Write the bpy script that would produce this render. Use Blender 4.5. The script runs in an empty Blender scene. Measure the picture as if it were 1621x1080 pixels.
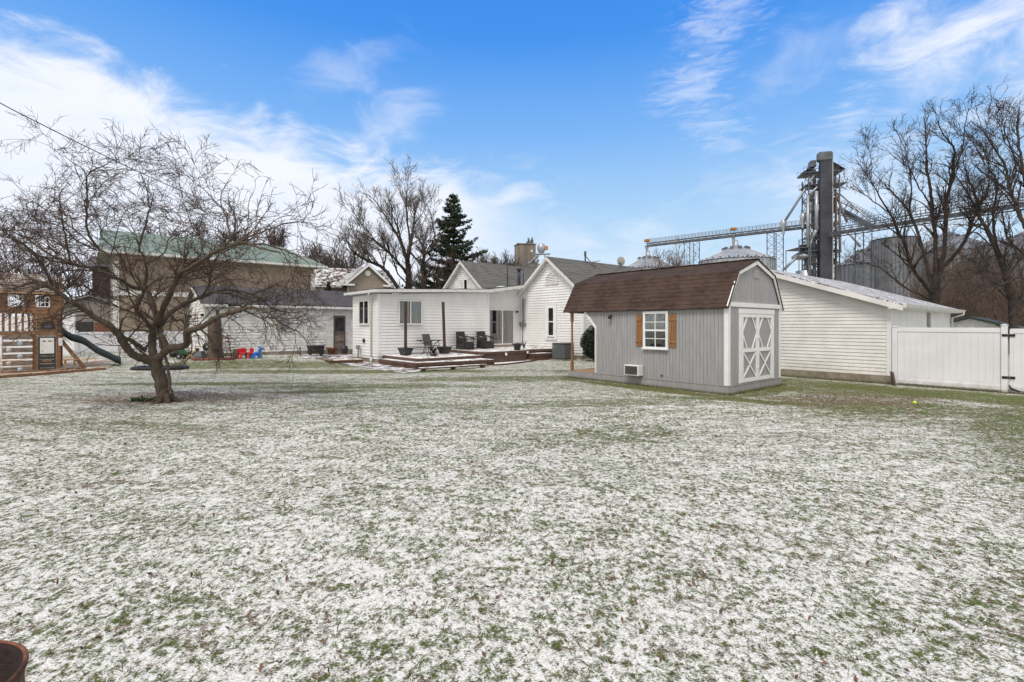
import bpy, math, random
import numpy as np
from mathutils import Vector, Matrix
R = math.radians
sc = bpy.context.scene
# ------------------------------------------------------------------ camera, world, sun, exposure
EYE = 1.85; F = 784.0; HX = 810.5; HY = 514.0
cam_d = bpy.data.cameras.new('camera'); cam = bpy.data.objects.new('camera', cam_d)
sc.collection.objects.link(cam); sc.camera = cam
cam.location = (0, 0, EYE); cam.rotation_euler = (R(90), 0, 0)
cam_d.sensor_width = 36; cam_d.lens = 36*F/1621; cam_d.shift_y = -(540-HY)/1621
cam_d.clip_start = .05; cam_d.clip_end = 3000
sc.view_settings.view_transform = 'Standard'; sc.view_settings.look = 'None'
sc.view_settings.exposure = 0.14; sc.view_settings.gamma = 1
SUN_EL, SUN_AZ = 54, 205          # azimuth clockwise from +Y: behind the camera, a little to the left
world = bpy.data.worlds.new('World'); sc.world = world; world.use_nodes = True

sc.render.engine = 'CYCLES'; sc.cycles.use_denoising = True; sc.cycles.denoiser = 'OPENIMAGEDENOISE'; sc.cycles.denoising_prefilter = 'ACCURATE'
sc.cycles.denoising_input_passes = 'RGB_ALBEDO_NORMAL'; sc.cycles.adaptive_threshold = .005; sc.cycles.max_bounces = 6
sc.render.filter_size = 1.2
def node(nt, typ, props=None, **inp):
    n = nt.nodes.new(typ)
    for k, v in (props or {}).items(): setattr(n, k, v)
    for k, v in inp.items():
        k2 = int(k[1:]) if k[0] == '_' and k[1:].isdigit() else k.replace('_', ' ')
        s = n.inputs[k2]
        if isinstance(v, bpy.types.NodeSocket): nt.links.new(v, s)
        else: s.default_value = v
    return n
def mth(nt, op, a, b=0.0, c=None, clamp=False):
    kw = dict(_0=a, _1=b)
    if c is not None: kw['_2'] = c
    return node(nt, 'ShaderNodeMath', dict(operation=op, use_clamp=clamp), **kw).outputs[0]
def mixc(nt, fac, a, b, blend='MIX'):
    n = node(nt, 'ShaderNodeMix', dict(data_type='RGBA', blend_type=blend))
    for i, v in ((0, fac), (6, a), (7, b)):
        if isinstance(v, bpy.types.NodeSocket): nt.links.new(v, n.inputs[i])
        else: n.inputs[i].default_value = v if i == 0 else (tuple(v)+(1,))[:4]
    return n.outputs[2]
def sstep(nt, x, lo, hi):
    n = node(nt, 'ShaderNodeMapRange', dict(interpolation_type='SMOOTHSTEP'), _0=x, _1=lo, _2=hi, _3=0.0, _4=1.0)
    return n.outputs[0]
def noise(nt, vec, scale, detail=4, rough=.55, dist=0.0):
    return node(nt, 'ShaderNodeTexNoise', None, Vector=vec, Scale=float(scale), Detail=float(detail), Roughness=float(rough), Distortion=float(dist)).outputs['Fac']
def ramp(nt, fac, stops):
    n = node(nt, 'ShaderNodeValToRGB', None, Fac=fac); e = n.color_ramp.elements
    while len(e) < len(stops): e.new(.5)
    for i, (p, c) in enumerate(stops): e[i].position = p; e[i].color = (tuple(c)+(1,))[:4]
    return n.outputs[0]

def build_world():
    nt = world.node_tree; nt.nodes.clear()
    tc = node(nt, 'ShaderNodeTexCoord').outputs['Generated']
    sp = node(nt, 'ShaderNodeSeparateXYZ', None, Vector=tc)
    x, y, z = sp.outputs
    az = mth(nt, 'ARCTAN2', x, y); el = mth(nt, 'ARCSINE', z)
    az = mth(nt, 'MULTIPLY', az, 57.2958); el = mth(nt, 'MULTIPLY', el, 57.2958)
    sky = node(nt, 'ShaderNodeTexSky', dict(sky_type='NISHITA', sun_disc=False, sun_elevation=R(SUN_EL), sun_rotation=R(SUN_AZ)))
    base = ramp(nt, mth(nt, 'DIVIDE', el, 60.0, clamp=True), [
        (0.0, (.68, .78, .88)), (.10, (.56, .73, .89)), (.2, (.41, .635, .89)), (.34, (.205, .455, .88)),
        (.5, (.058, .285, .82)), (.62, (.034, .23, .76)), (1, (.04, .20, .62))])
    nis = mixc(nt, 1.0, sky.outputs[0], (.1, .1, .1), 'MULTIPLY')
    base = mixc(nt, .06, base, nis)
    # clouds: noise on a flat layer high above (direction projected on a plane)
    zz = mth(nt, 'MAXIMUM', z, .06)
    cx = mth(nt, 'DIVIDE', x, zz); cy = mth(nt, 'DIVIDE', y, zz)
    cv = node(nt, 'ShaderNodeCombineXYZ', None, X=mth(nt, 'MULTIPLY', cx, .8), Y=mth(nt, 'MULTIPLY', cy, 1.1), Z=0.0).outputs[0]
    n1 = noise(nt, cv, 1.1, 8, .58, .5)
    dv = node(nt, 'ShaderNodeCombineXYZ', None, X=mth(nt, 'MULTIPLY', az, .05), Y=mth(nt, 'MULTIPLY', el, .085), Z=0.0).outputs[0]
    wv = node(nt, 'ShaderNodeMapping', None, Vector=dv, Rotation=(0, 0, R(-28)), Scale=(1.0, 2.6, 1)).outputs[0]
    n3 = noise(nt, wv, 5.5, 9, .66, 1.0)
    dm = node(nt, 'ShaderNodeMapping', None, Vector=dv, Rotation=(0, 0, R(12)), Scale=(1.0, 1.25, 1)).outputs[0]
    n2 = noise(nt, dm, 2.6, 10, .60, .55)
    nn = mth(nt, 'SUBTRACT', n2, .5)
    # left bank of cloud: below a line that falls to the right
    line = mth(nt, 'MULTIPLY_ADD', az, -.150, 16.0)
    d = mth(nt, 'SUBTRACT', line, el); d = mth(nt, 'MULTIPLY_ADD', nn, 17.0, d)
    bank = sstep(nt, d, -2.2, 4.2)
    azn = mth(nt, 'MULTIPLY_ADD', nn, 14.0, az)
    bank = mth(nt, 'MULTIPLY', bank, sstep(nt, azn, 6.0, -9.0))
    # gap of blue under the far end of the bank
    # broken wisps given by centre, size, tilt, strength
    tot = bank
    for (a0, e0, sa, se, tilt, st) in [(22.5, 29.5, 4.5, 3.6, 0, .42), (20.5, 24.8, 5.2, 2.8, 18, .46), (22.0, 20.5, 4.5, 2.6, -20, .4), (30, 25, 6, 3, 20, .25), (46, 23.5, 11, 7, 0, .95), (34.5, 19.0, 2.0, 3.4, -25, .42), (32, 16, 5, 3, 0, .3),
                                       (-18, 26.0, 7, 3, 25, .3), (-14.5, 21.5, 6, 3, 20, .45), (-8, 14.0, 12, 4.2, 4, .9), (36, 11, 16, 6.5, 0, .62), (5, 8, 14, 5, 0, .45)]:
        da = mth(nt, 'SUBTRACT', az, a0); de = mth(nt, 'SUBTRACT', el, e0)
        c_, s_ = math.cos(R(tilt)), math.sin(R(tilt))
        p = mth(nt, 'ADD', mth(nt, 'MULTIPLY', da, c_/sa), mth(nt, 'MULTIPLY', de, s_/sa))
        q = mth(nt, 'ADD', mth(nt, 'MULTIPLY', da, -s_/se), mth(nt, 'MULTIPLY', de, c_/se))
        r2 = mth(nt, 'ADD', mth(nt, 'MULTIPLY', p, p), mth(nt, 'MULTIPLY', q, q))
        g = mth(nt, 'POWER', 2.718, mth(nt, 'MULTIPLY', r2, -1.0))
        g2 = mth(nt, 'MULTIPLY_ADD', mth(nt, 'SUBTRACT', n3, .5), 2.6, mth(nt, 'MULTIPLY_ADD', nn, 1.2, g)) if max(sa, se) < 6 else mth(nt, 'MULTIPLY_ADD', nn, 3.0, g)
        g = mth(nt, 'MULTIPLY', mth(nt, 'MULTIPLY', sstep(nt, g2, .15, 1.45), sstep(nt, g, .03, .4)), st)
        tot = mth(nt, 'MAXIMUM', tot, g)
    # unseen rest of the sky: bright thin cloud added to soften the light
    out = mth(nt, 'MAXIMUM', sstep(nt, el, 34, 50), sstep(nt, mth(nt, 'ABSOLUTE', az), 52, 80))
    hi = mth(nt, 'MULTIPLY', sstep(nt, n1, .28, .5), out)
    tot = mth(nt, 'MAXIMUM', tot, hi)
    tot = mth(nt, 'MULTIPLY', tot, .95, clamp=True)
    ccol = mixc(nt, sstep(nt, n2, .3, .72), (.80, .85, .96), (.88, .90, .97))
    ccol = mixc(nt, out, ccol, (.86, .83, .79))
    col = mixc(nt, tot, base, ccol)
    below = sstep(nt, el, 0.0, -4.0)
    col = mixc(nt, below, col, (.45, .45, .42))
    bg = node(nt, 'ShaderNodeBackground', None, Color=col, Strength=1.0)
    nt.links.new(bg.outputs[0], node(nt, 'ShaderNodeOutputWorld').inputs[0])
build_world()
sd = bpy.data.lights.new('sun', 'SUN'); sd.energy = 2.1; sd.angle = R(20); sd.color = (1, .93, .84)
so = bpy.data.objects.new('sun', sd); sc.collection.objects.link(so)
_d = Vector((math.sin(R(SUN_AZ))*math.cos(R(SUN_EL)), math.cos(R(SUN_AZ))*math.cos(R(SUN_EL)), math.sin(R(SUN_EL))))
so.rotation_euler = _d.to_track_quat('Z', 'Y').to_euler(); so.location = _d*50

# ------------------------------------------------------------------ placing helpers
YAW = math.atan2(.6443, .7648); U3 = Vector((.7647, .6443, 0)); V3 = Vector((-.6443, .7647, 0))
def sm(a, b, x): t = min(1, max(0, (x-a)/(b-a))); return t*t*(3-2*t)
def gz(x, y): return .25*sm(7, 13, -x)*sm(18, 25, y)
def W(px, py, d): return Vector(((px-HX)/F*d, d, EYE-(py-HY)/F*d))
def G(px, py):
    d = EYE*F/(py-HY)
    for _ in range(8): d = (EYE-gz((px-HX)/F*d, d))*F/(py-HY)
    p = W(px, py, d); return p
# ------------------------------------------------------------------ object helpers
def link(o): sc.collection.objects.link(o); return o
def tag(o, label=None, cat=None, group=None, kind=None):
    for k, v in (('label', label), ('category', cat), ('group', group), ('kind', kind)):
        if v: o[k] = v
    return o
def thing(name, label, cat, loc=(0, 0, 0), rz=0.0, group=None):
    o = link(bpy.data.objects.new(name, None)); o.location = loc; o.rotation_euler = (0, 0, rz)
    o.empty_display_size = .2
    return tag(o, label, cat, group)
class MB:
    def __init__(s): s.v = []; s.f = []; s.smooth = []
    def add(s, vs, fs, smooth=False):
        b = len(s.v); s.v += [tuple(v) for v in vs]; s.f += [tuple(i+b for i in f) for f in fs]; s.smooth += [smooth]*len(fs); return s
    def box(s, x0, x1, y0, y1, z0, z1, M=None, bev=0.0):
        if x0 > x1: x0, x1 = x1, x0
        if y0 > y1: y0, y1 = y1, y0
        if z0 > z1: z0, z1 = z1, z0
        if bev <= 0:
            vs = [(x, y, z) for z in (z0, z1) for y in (y0, y1) for x in (x0, x1)]
            fs = [(0, 2, 3, 1), (4, 5, 7, 6), (0, 1, 5, 4), (2, 6, 7, 3), (0, 4, 6, 2), (1, 3, 7, 5)]
        else:
            b = min(bev, (x1-x0)*.45, (y1-y0)*.45, (z1-z0)*.45); vs = []; fs = []
            def ring(z, i): return [(x0+i, y0, z), (x1-i, y0, z), (x1, y0+i, z), (x1, y1-i, z), (x1-i, y1, z), (x0+i, y1, z), (x0, y1-i, z), (x0, y0+i, z)]
            def ringi(z): return [(x0+b, y0+b, z), (x1-b, y0+b, z), (x1-b, y0+b, z), (x1-b, y1-b, z), (x1-b, y1-b, z), (x0+b, y1-b, z), (x0+b, y1-b, z), (x0+b, y0+b, z)]
            vs = [(x0+b, y0+b, z0), (x1-b, y0+b, z0), (x1-b, y1-b, z0), (x0+b, y1-b, z0)] + ring(z0+b, b) + ring(z1-b, b) + [(x0+b, y0+b, z1), (x1-b, y0+b, z1), (x1-b, y1-b, z1), (x0+b, y1-b, z1)]
            fs = [(3, 2, 1, 0), (20, 21, 22, 23)]
            for k in range(8): fs.append((4+k, 4+(k+1) % 8, 12+(k+1) % 8, 12+k))
            fs += [(0, 1, 5, 4), (1, 6, 5), (1, 2, 7, 6), (2, 8, 7), (2, 3, 9, 8), (3, 10, 9), (3, 0, 11, 10), (0, 4, 11)]
            fs += [(21, 20, 12, 13), (21, 13, 14), (22, 21, 14, 15), (22, 15, 16), (23, 22, 16, 17), (23, 17, 18), (20, 23, 18, 19), (20, 19, 12)]
        if M is not None: vs = [M @ Vector(v) for v in vs]
        return s.add(vs, fs)
    def bar(s, a, b, w, h=None, up=(0, 0, 1)):
        a = Vector(a); b = Vector(b); h = h or w; d = b-a; L = d.length
        if L < 1e-6: return s
        z = d/L; x = Vector(up).cross(z)
        if x.length < 1e-4: x = Vector((1, 0, 0)).cross(z)
        x.normalize(); y = z.cross(x)
        vs = [a+z*t+x*i+y*j for t in (0, L) for (i, j) in ((-w/2, -h/2), (w/2, -h/2), (w/2, h/2), (-w/2, h/2))]
        return s.add(vs, [(3, 2, 1, 0), (4, 5, 6, 7), (0, 1, 5, 4), (1, 2, 6, 5), (2, 3, 7, 6), (3, 0, 4, 7)])
    def tube(s, pts, r, n=8, cap=True):
        pts = [Vector(p) for p in pts]; rs = r if isinstance(r, (list, tuple)) else [r]*len(pts)
        vs = []; ref = None
        for i, p in enumerate(pts):
            t = (pts[min(i+1, len(pts)-1)]-pts[max(i-1, 0)]).normalized()
            if ref is None: ref = Vector((0, 0, 1)) if abs(t.z) < .9 else Vector((1, 0, 0))
            x = (ref-t*ref.dot(t)).normalized(); y = t.cross(x); ref = x
            vs += [p+(x*math.cos(2*math.pi*k/n)+y*math.sin(2*math.pi*k/n))*rs[i] for k in range(n)]
        fs = [(i*n+k, i*n+(k+1) % n, (i+1)*n+(k+1) % n, (i+1)*n+k) for i in range(len(pts)-1) for k in range(n)]
        s.add(vs, fs, True)
        if cap:
            b = len(s.v)-len(vs)
            s.f += [tuple(b+k for k in reversed(range(n))), tuple(b+(len(pts)-1)*n+k for k in range(n))]; s.smooth += [False]*2
        return s
    def lathe(s, prof, c=(0, 0, 0), n=24, sx=1, sy=1):
        vs = [(c[0]+r*sx*math.cos(2*math.pi*k/n), c[1]+r*sy*math.sin(2*math.pi*k/n), c[2]+z) for r, z in prof for k in range(n)]
        fs = [(i*n+k, i*n+(k+1) % n, (i+1)*n+(k+1) % n, (i+1)*n+k) for i in range(len(prof)-1) for k in range(n)]
        return s.add(vs, fs, True)
    def prism(s, poly, d, axis='x', a0=0.0):
        """poly: 2-D points; axis 'x': (y,z) extruded from x=a0 to a0+d; 'y': (x,z); 'z': (x,y)"""
        n = len(poly)
        def P(p, t): return {'x': (t, p[0], p[1]), 'y': (p[0], t, p[1]), 'z': (p[0], p[1], t)}[axis]
        vs = [P(p, a0) for p in poly]+[P(p, a0+d) for p in poly]
        fs = [tuple(reversed(range(n))), tuple(range(n, 2*n))]+[(k, (k+1) % n, n+(k+1) % n, n+k) for k in range(n)]
        return s.add(vs, fs)
    def lap(s, O, A, B, poly, sp, out=.018, start=None, lip=True):
        """courses of lapped boards on the plane O + a*A + b*B over the convex polygon poly (a,b); the outward normal is A x B"""
        O = Vector(O); A = Vector(A).normalized(); B = Vector(B).normalized(); N = A.cross(B)
        b0 = min(p[1] for p in poly); b1 = max(p[1] for p in poly)
        def ext(b):
            xs = []
            for i in range(len(poly)):
                p, q = poly[i], poly[(i+1) % len(poly)]
                if abs(p[1]-q[1]) < 1e-9:
                    if abs(p[1]-b) < 1e-6: xs += [p[0], q[0]]
                elif min(p[1], q[1])-1e-7 <= b <= max(p[1], q[1])+1e-7: xs.append(p[0]+(q[0]-p[0])*(b-p[1])/(q[1]-p[1]))
            return (min(xs), max(xs)) if xs else None
        brk = sorted(set(round(p[1], 5) for p in poly))
        b = b0 if start is None else start
        while b < b1-1e-4:
            t = min(b+sp, b1); cuts = [b]+[k for k in brk if b+1e-4 < k < t-1e-4]+[t]
            for c0, c1 in zip(cuts, cuts[1:]):
                e0 = ext(max(c0, b0+1e-6)); e1 = ext(min(c1, b1-1e-6))
                if not e0 or not e1: continue
                o0 = out*(1-(c0-b)/sp)+.001; o1 = out*(1-(c1-b)/sp)+.001
                vs = [O+A*e0[0]+B*c0+N*o0, O+A*e0[1]+B*c0+N*o0, O+A*e1[1]+B*c1+N*o1, O+A*e1[0]+B*c1+N*o1]
                s.add(vs, [(0, 1, 2, 3)])
                if c0 == b and lip: s.add([O+A*e0[0]+B*c0, O+A*e0[1]+B*c0, O+A*e0[1]+B*c0+N*o0, O+A*e0[0]+B*c0+N*o0], [(0, 1, 2, 3)])
            b = t
        return s
    def grooved(s, O, A, B, poly, sp, gw=.012, gd=.01):
        """upright grooved panels: strips along B spaced along A, chamfered into grooves"""
        O = Vector(O); A = Vector(A).normalized(); B = Vector(B).normalized(); N = A.cross(B)
        P2 = [(p[1], p[0]) for p in poly]
        def ext(a):
            xs = []
            for i in range(len(P2)):
                p, q = P2[i], P2[(i+1) % len(P2)]
                if abs(p[1]-q[1]) < 1e-9: continue
                if min(p[1], q[1]) <= a <= max(p[1], q[1]): xs.append(p[0]+(q[0]-p[0])*(a-p[1])/(q[1]-p[1]))
            return (min(xs), max(xs)) if len(xs) > 1 else None
        a0 = min(p[0] for p in poly)+1e-5; a1 = max(p[0] for p in poly)-1e-5
        brk = [p[0] for p in poly if a0 < p[0] < a1]
        st = []; a = a0; k = 0
        while a < a1:
            e = min(a+sp, a1)
            st += [(a, gd*-1), (a+gw, 0), (e-.001, 0), (e, gd*-1)] if e-a > gw*2 else [(a, 0), (e, 0)]
            a = e
        st += [(b, 0) for b in brk]; st.sort()
        for (p, h0), (q, h1) in zip(st, st[1:]):
            if q-p < 1e-6: continue
            e0, e1 = ext(p), ext(q)
            if not e0 or not e1: continue
            s.add([O+A*p+B*e0[0]+N*h0, O+A*q+B*e1[0]+N*h1, O+A*q+B*e1[1]+N*h1, O+A*p+B*e0[1]+N*h0], [(0, 1, 2, 3)])
        return s
    def build(s, name, mat, parent=None, M=None):
        me = bpy.data.meshes.new(name); me.from_pydata(s.v, [], s.f); me.materials.append(mat)
        me.polygons.foreach_set('use_smooth', s.smooth); me.update()
        o = link(bpy.data.objects.new(name, me))
        if parent is not None: o.parent = parent
        if M is not None: o.matrix_local = M
        return o
def build_split(m, name, mat_, parent=None, M=None):
    """each loose piece of the mesh builder becomes a part of its own"""
    root = list(range(len(m.v)))
    def find(a):
        while root[a] != a: root[a] = root[root[a]]; a = root[a]
        return a
    for f in m.f:
        for k in f[1:]: root[find(k)] = find(f[0])
    grp = {}
    for i, f in enumerate(m.f): grp.setdefault(find(f[0]), []).append(i)
    out = []
    for fs in grp.values():
        ids = sorted({k for i in fs for k in m.f[i]}); mp = {k: j for j, k in enumerate(ids)}; p = MB()
        p.v = [m.v[k] for k in ids]; p.f = [tuple(mp[k] for k in m.f[i]) for i in fs]; p.smooth = [m.smooth[i] for i in fs]; out.append(p.build(name, mat_, parent, M))
    return out
def copy_tree(o, parent=None):
    c = o.copy(); link(c)
    if parent is not None: c.parent = parent
    for ch in list(o.children): copy_tree(ch, c)
    return c
# ------------------------------------------------------------------ materials
MATS = {}
def mat(name, col, rough=.6, var=.12, scale=6, bump=.0, bscale=40, metal=0.0, stretch=(1, 1, 1), col2=None, spec=.5, snow=0.0, grit=0.0, splash=None):
    m = bpy.data.materials.new(name); m.use_nodes = True; nt = m.node_tree; nt.nodes.clear()
    oc = node(nt, 'ShaderNodeTexCoord').outputs['Object']
    mp = node(nt, 'ShaderNodeMapping', None, Vector=oc, Scale=stretch).outputs[0]
    n = noise(nt, mp, scale, 6, .6, .3)
    c2 = col2 or tuple(c*(1-var*2.2) for c in col)
    c1 = col if col2 else tuple(min(1, c*(1+var)) for c in col)
    cc = mixc(nt, sstep(nt, n, .3, .72), c2, c1)
    if grit:
        g = noise(nt, oc, 90, 2, .6); cc = mixc(nt, mth(nt, 'MULTIPLY', sstep(nt, g, .45, .7), grit), cc, tuple(c*.45 for c in col))
    if splash:
        z_ = node(nt, 'ShaderNodeSeparateXYZ', None, Vector=oc).outputs[2]
        k_ = mth(nt, 'MULTIPLY', sstep(nt, mth(nt, 'ADD', mth(nt, 'DIVIDE', z_, splash[0]), mth(nt, 'MULTIPLY', noise(nt, oc, 5, 5, .7), 1.6)), 1.6, .75), splash[2]); cc = mixc(nt, k_, cc, splash[1])
    if snow:
        geo = node(nt, 'ShaderNodeNewGeometry'); nz = node(nt, 'ShaderNodeSeparateXYZ', None, Vector=geo.outputs['Normal']).outputs[2]
        sn = mth(nt, 'ADD', noise(nt, oc, 2.2, 6, .7), mth(nt, 'MULTIPLY', noise(nt, oc, 24, 3, .6), .5))
        k = mth(nt, 'MULTIPLY', sstep(nt, sn, .82-snow*.3, .92-snow*.3), sstep(nt, nz, .3, .7))
        cc = mixc(nt, k, cc, (.82, .83, .86))
    b = node(nt, 'ShaderNodeBsdfPrincipled', None, Roughness=rough, Metallic=metal)
    nt.links.new(cc, b.inputs['Base Color']); b.inputs['Specular IOR Level'].default_value = spec
    if bump:
        bm_ = node(nt, 'ShaderNodeBump', None, Strength=bump, Distance=.02, Height=noise(nt, mp, bscale, 5, .6))
        nt.links.new(bm_.outputs[0], b.inputs['Normal'])
    nt.links.new(b.outputs[0], node(nt, 'ShaderNodeOutputMaterial').inputs[0])
    MATS[name] = m; return m
M_siding = mat('white_vinyl_siding', (.81, .805, .795), .45, .035, 1.3, .05, 60, stretch=(1, 1, .4), grit=.05)
M_siding_garage = mat('ivory_vinyl_siding', (.79, .78, .76), .45, .05, 1.5, .05, 60, grit=.06, splash=(.9, (.45, .40, .32), .5))
M_siding_old = mat('peeling_white_siding', (.76, .75, .73), .6, .10, 3, .1, 60, grit=.18)
M_siding_tan = mat('tan_siding', (.30, .25, .20), .6, .08, 3)
M_siding_grey = mat('grey_siding', (.22, .20, .185), .7, .12, 3)
M_trim = mat('white_trim', (.80, .80, .80), .4, .03, 3, .02, 30)
M_vinyl = mat('white_vinyl', (.78, .78, .81), .30, .035, 1.2, .03, 8, splash=(.34, (.42, .36, .27), .55))
M_gutter = mat('white_gutter', (.68, .68, .67), .4, .06, 4)
M_shedgrey = mat('grey_shed_paint', (.34, .338, .348), .6, .07, 2.2, .15, 40, stretch=(6, 6, .6), grit=.08, splash=(.42, (.24, .225, .20), .35))
M_conc = mat('foundation_concrete', (.27, .235, .18), .9, .15, 4, .3, 30)
M_wood_or = mat('cedar_wood', (.31, .145, .055), .6, .2, 5, .2, 30, stretch=(6, 6, .7))
M_wood_play = mat('playset_wood', (.27, .135, .065), .65, .25, 4, .2, 30, stretch=(1, 5, 5), snow=.25)
M_wood_grey = mat('weathered_wood', (.24, .185, .15), .8, .28, 4, .3, 30, stretch=(1, 6, 6), snow=.05)
M_deck = mat('stained_deck_wood', (.115, .066, .047), .75, .25, 5, .3, 30, stretch=(6, 6, .8))
M_decktop = mat('snowy_deck_boards', (.19, .11, .08), .75, .2, 5, .2, 30, snow=.54)
M_post = mat('dark_brown_post', (.075, .042, .025), .7, .2, 4, .2, 30, stretch=(6, 6, .7))
M_floor = mat('tan_porch_boards', (.38, .24, .13), .75, .15, 6, .2, 30)
M_black = mat('black_metal', (.02, .02, .022), .45, .2, 10)
M_wicker = mat('black_wicker', (.028, .025, .024), .55, .3, 60, .8, 90, snow=.05)
M_sling = mat('grey_sling_fabric', (.10, .10, .10), .8, .1, 60, .3, 120)
M_pot = mat('black_plastic_pot', (.03, .03, .032), .5, .2, 10, .1)
M_terra = mat('terracotta', (.28, .10, .055), .8, .2, 10, .2)
M_acgrey = mat('condenser_grey', (.085, .095, .10), .5, .1, 8)
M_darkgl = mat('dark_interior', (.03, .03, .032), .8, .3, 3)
M_curt = mat('pale_curtain', (.74, .74, .75), .9, .16, 7, stretch=(3, 3, .1))
M_curt_br = mat('brown_curtain', (.42, .24, .16), .9, .2, 7, stretch=(3, 3, .1))
M_galv = mat('galvanised_steel', (.42, .44, .47), .42, .1, .6, .1, 3, metal=.5)
M_galv_dk = mat('weathered_steel', (.14, .15, .17), .5, .18, .5, .1, 3, metal=.4)
M_bin = mat('grey_bin_steel', (.21, .22, .24), .45, .12, .5, .1, 3, metal=.4)
M_steel_leg = mat('blue_grey_steel_casing', (.055, .058, .074), .6, .25, .25, .1, 3, metal=.2)
M_rust = mat('rusty_steel', (.22, .085, .05), .85, .35, 9, .6, 50)
M_rust_in = mat('dark_rust', (.018, .015, .014), .9, .5, 8, .6, 40, col2=(.05, .026, .02))
M_concsilo = mat('tan_concrete', (.22, .185, .155), .9, .14, .25, .2, 2, stretch=(3, 3, .4))
M_orange = mat('orange_motor', (.55, .22, .03), .5, .1)
M_tan = mat('tan_stucco', (.29, .235, .175), .9, .10, .9, .3, 8)
M_greenroof = mat('green_metal_roof', (.20, .26, .21), .5, .13, 1.2, .1, 4)
M_redroof = mat('brown_red_roof', (.105, .062, .052), .85, .25, 2, .2, 10, snow=.36)
M_bark = mat('grey_brown_bark', (.125, .088, .064), .9, .3, 14, .9, 45, stretch=(1, 1, .35), col2=(.055, .045, .03))
M_twig = mat('dark_reddish_twigs', (.085, .050, .040), .85, .3, 5)
M_bark_far = mat('dark_bark', (.058, .043, .035), .9, .3, 3, .4, 15)
M_bark_pale = mat('pale_grey_bark', (.14, .115, .10), .9, .25, 3)
M_thick = mat('brown_thicket', (.17, .115, .09), .95, .35, .9, col2=(.10, .07, .055))
M_needle = mat('dark_needles', (.045, .065, .032), .8, .5, 1.2, col2=(.018, .028, .014))
M_bush = mat('dark_evergreen_leaves', (.022, .035, .012), .7, .5, 8, col2=(.008, .014, .005))
M_arb = mat('olive_evergreen_leaves', (.05, .055, .015), .7, .5, 8, col2=(.02, .028, .008))
M_red = mat('red_plastic', (.62, .015, .02), .35, .05)
M_redpaint = mat('red_paint', (.35, .04, .03), .6, .2, 12)
M_blue = mat('blue_plastic', (.02, .19, .65), .35, .05)
M_greenp = mat('green_plastic', (.012, .085, .025), .4, .1)
M_slide = mat('dark_green_slide', (.022, .034, .040), .35, .15, 6)
M_yel = mat('yellow_plastic', (.75, .42, .02), .45, .05)
M_ball = mat('tennis_ball_felt', (.62, .85, .04), .8, .05)
M_white = mat('white_plastic', (.75, .75, .74), .4, .04)
M_lghold = mat('pale_blue_grip', (.38, .48, .55), .5, .1)
M_tanhold = mat('sand_grip', (.50, .46, .40), .5, .1)
M_brick = mat('red_brick', (.26, .075, .055), .85, .25, 12, .3)
M_log = mat('old_tree_bark', (.16, .125, .095), .95, .35, 8, .9, 25, stretch=(2, 2, .3), col2=(.07, .055, .04))
M_mulch = mat('mulch', (.15, .10, .08), .95, .4, 18, .9, 50, snow=.35)
M_chips = mat('wood_chips', (.44, .33, .21), .95, .25, 30, .9, 60, grit=.4, snow=.15)
M_snow = mat('snow', (.85, .86, .89), .6, .03, 8, .5, 20)
M_leaf = mat('fresh_green_leaves', (.10, .24, .03), .6, .2, 20)
M_dish = mat('satellite_dish_grey', (.50, .50, .47), .5, .08)
M_navy = mat('dark_blue_pipe', (.03, .035, .055), .5, .15)

def shingle_mat(name, c1, c2, c3, w=.3, h=.14, snow=0.0, axis='xz', rough=.9):
    m = bpy.data.materials.new(name); m.use_nodes = True; nt = m.node_tree; nt.nodes.clear()
    oc = node(nt, 'ShaderNodeTexCoord').outputs['Object']; s = node(nt, 'ShaderNodeSeparateXYZ', None, Vector=oc)
    X, Y, Z = s.outputs
    a, b = (Y, mth(nt, 'ADD', X, mth(nt, 'MULTIPLY', Z, 1.3))) if axis == 'y' else (X, mth(nt, 'ADD', Y, mth(nt, 'MULTIPLY', Z, 1.3)))
    cell = node(nt, 'ShaderNodeTexWhiteNoise', dict(noise_dimensions='2D'), Vector=node(nt, 'ShaderNodeCombineXYZ', None,
        X=mth(nt, 'FLOOR', mth(nt, 'ADD', mth(nt, 'DIVIDE', a, w), mth(nt, 'MULTIPLY', mth(nt, 'FLOOR', mth(nt, 'DIVIDE', b, h)), .37))),
        Y=mth(nt, 'FLOOR', mth(nt, 'DIVIDE', b, h)), Z=0.0).outputs[0]).outputs[0]
    n = noise(nt, oc, 1.3, 5); g = noise(nt, oc, 70, 2, .7)
    cc = mixc(nt, cell, c1, c2); cc = mixc(nt, mth(nt, 'MULTIPLY', sstep(nt, n, .4, .75), .6), cc, c3)
    cc = mixc(nt, mth(nt, 'MULTIPLY', sstep(nt, g, .5, .7), .35), cc, tuple(c*.4 for c in c1))
    if snow:
        sn = mth(nt, 'ADD', mth(nt, 'MULTIPLY', noise(nt, oc, 2.4, 5, .7), .5), mth(nt, 'MULTIPLY', noise(nt, oc, 26, 4, .65), 1.2))
        cc = mixc(nt, sstep(nt, sn, 1.02-snow*.5, 1.14-snow*.5), cc, (.80, .81, .85))
    bs = node(nt, 'ShaderNodeBsdfPrincipled', None, Roughness=rough); nt.links.new(cc, bs.inputs['Base Color'])
    bm_ = node(nt, 'ShaderNodeBump', None, Strength=.5, Distance=.01, Height=g); nt.links.new(bm_.outputs[0], bs.inputs['Normal'])
    nt.links.new(bs.outputs[0], node(nt, 'ShaderNodeOutputMaterial').inputs[0]); return m
M_sh_brown = shingle_mat('brown_shingles', (.070, .038, .026), (.034, .020, .015), (.100, .066, .048), .17, .14, axis='y', rough=.92)
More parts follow.
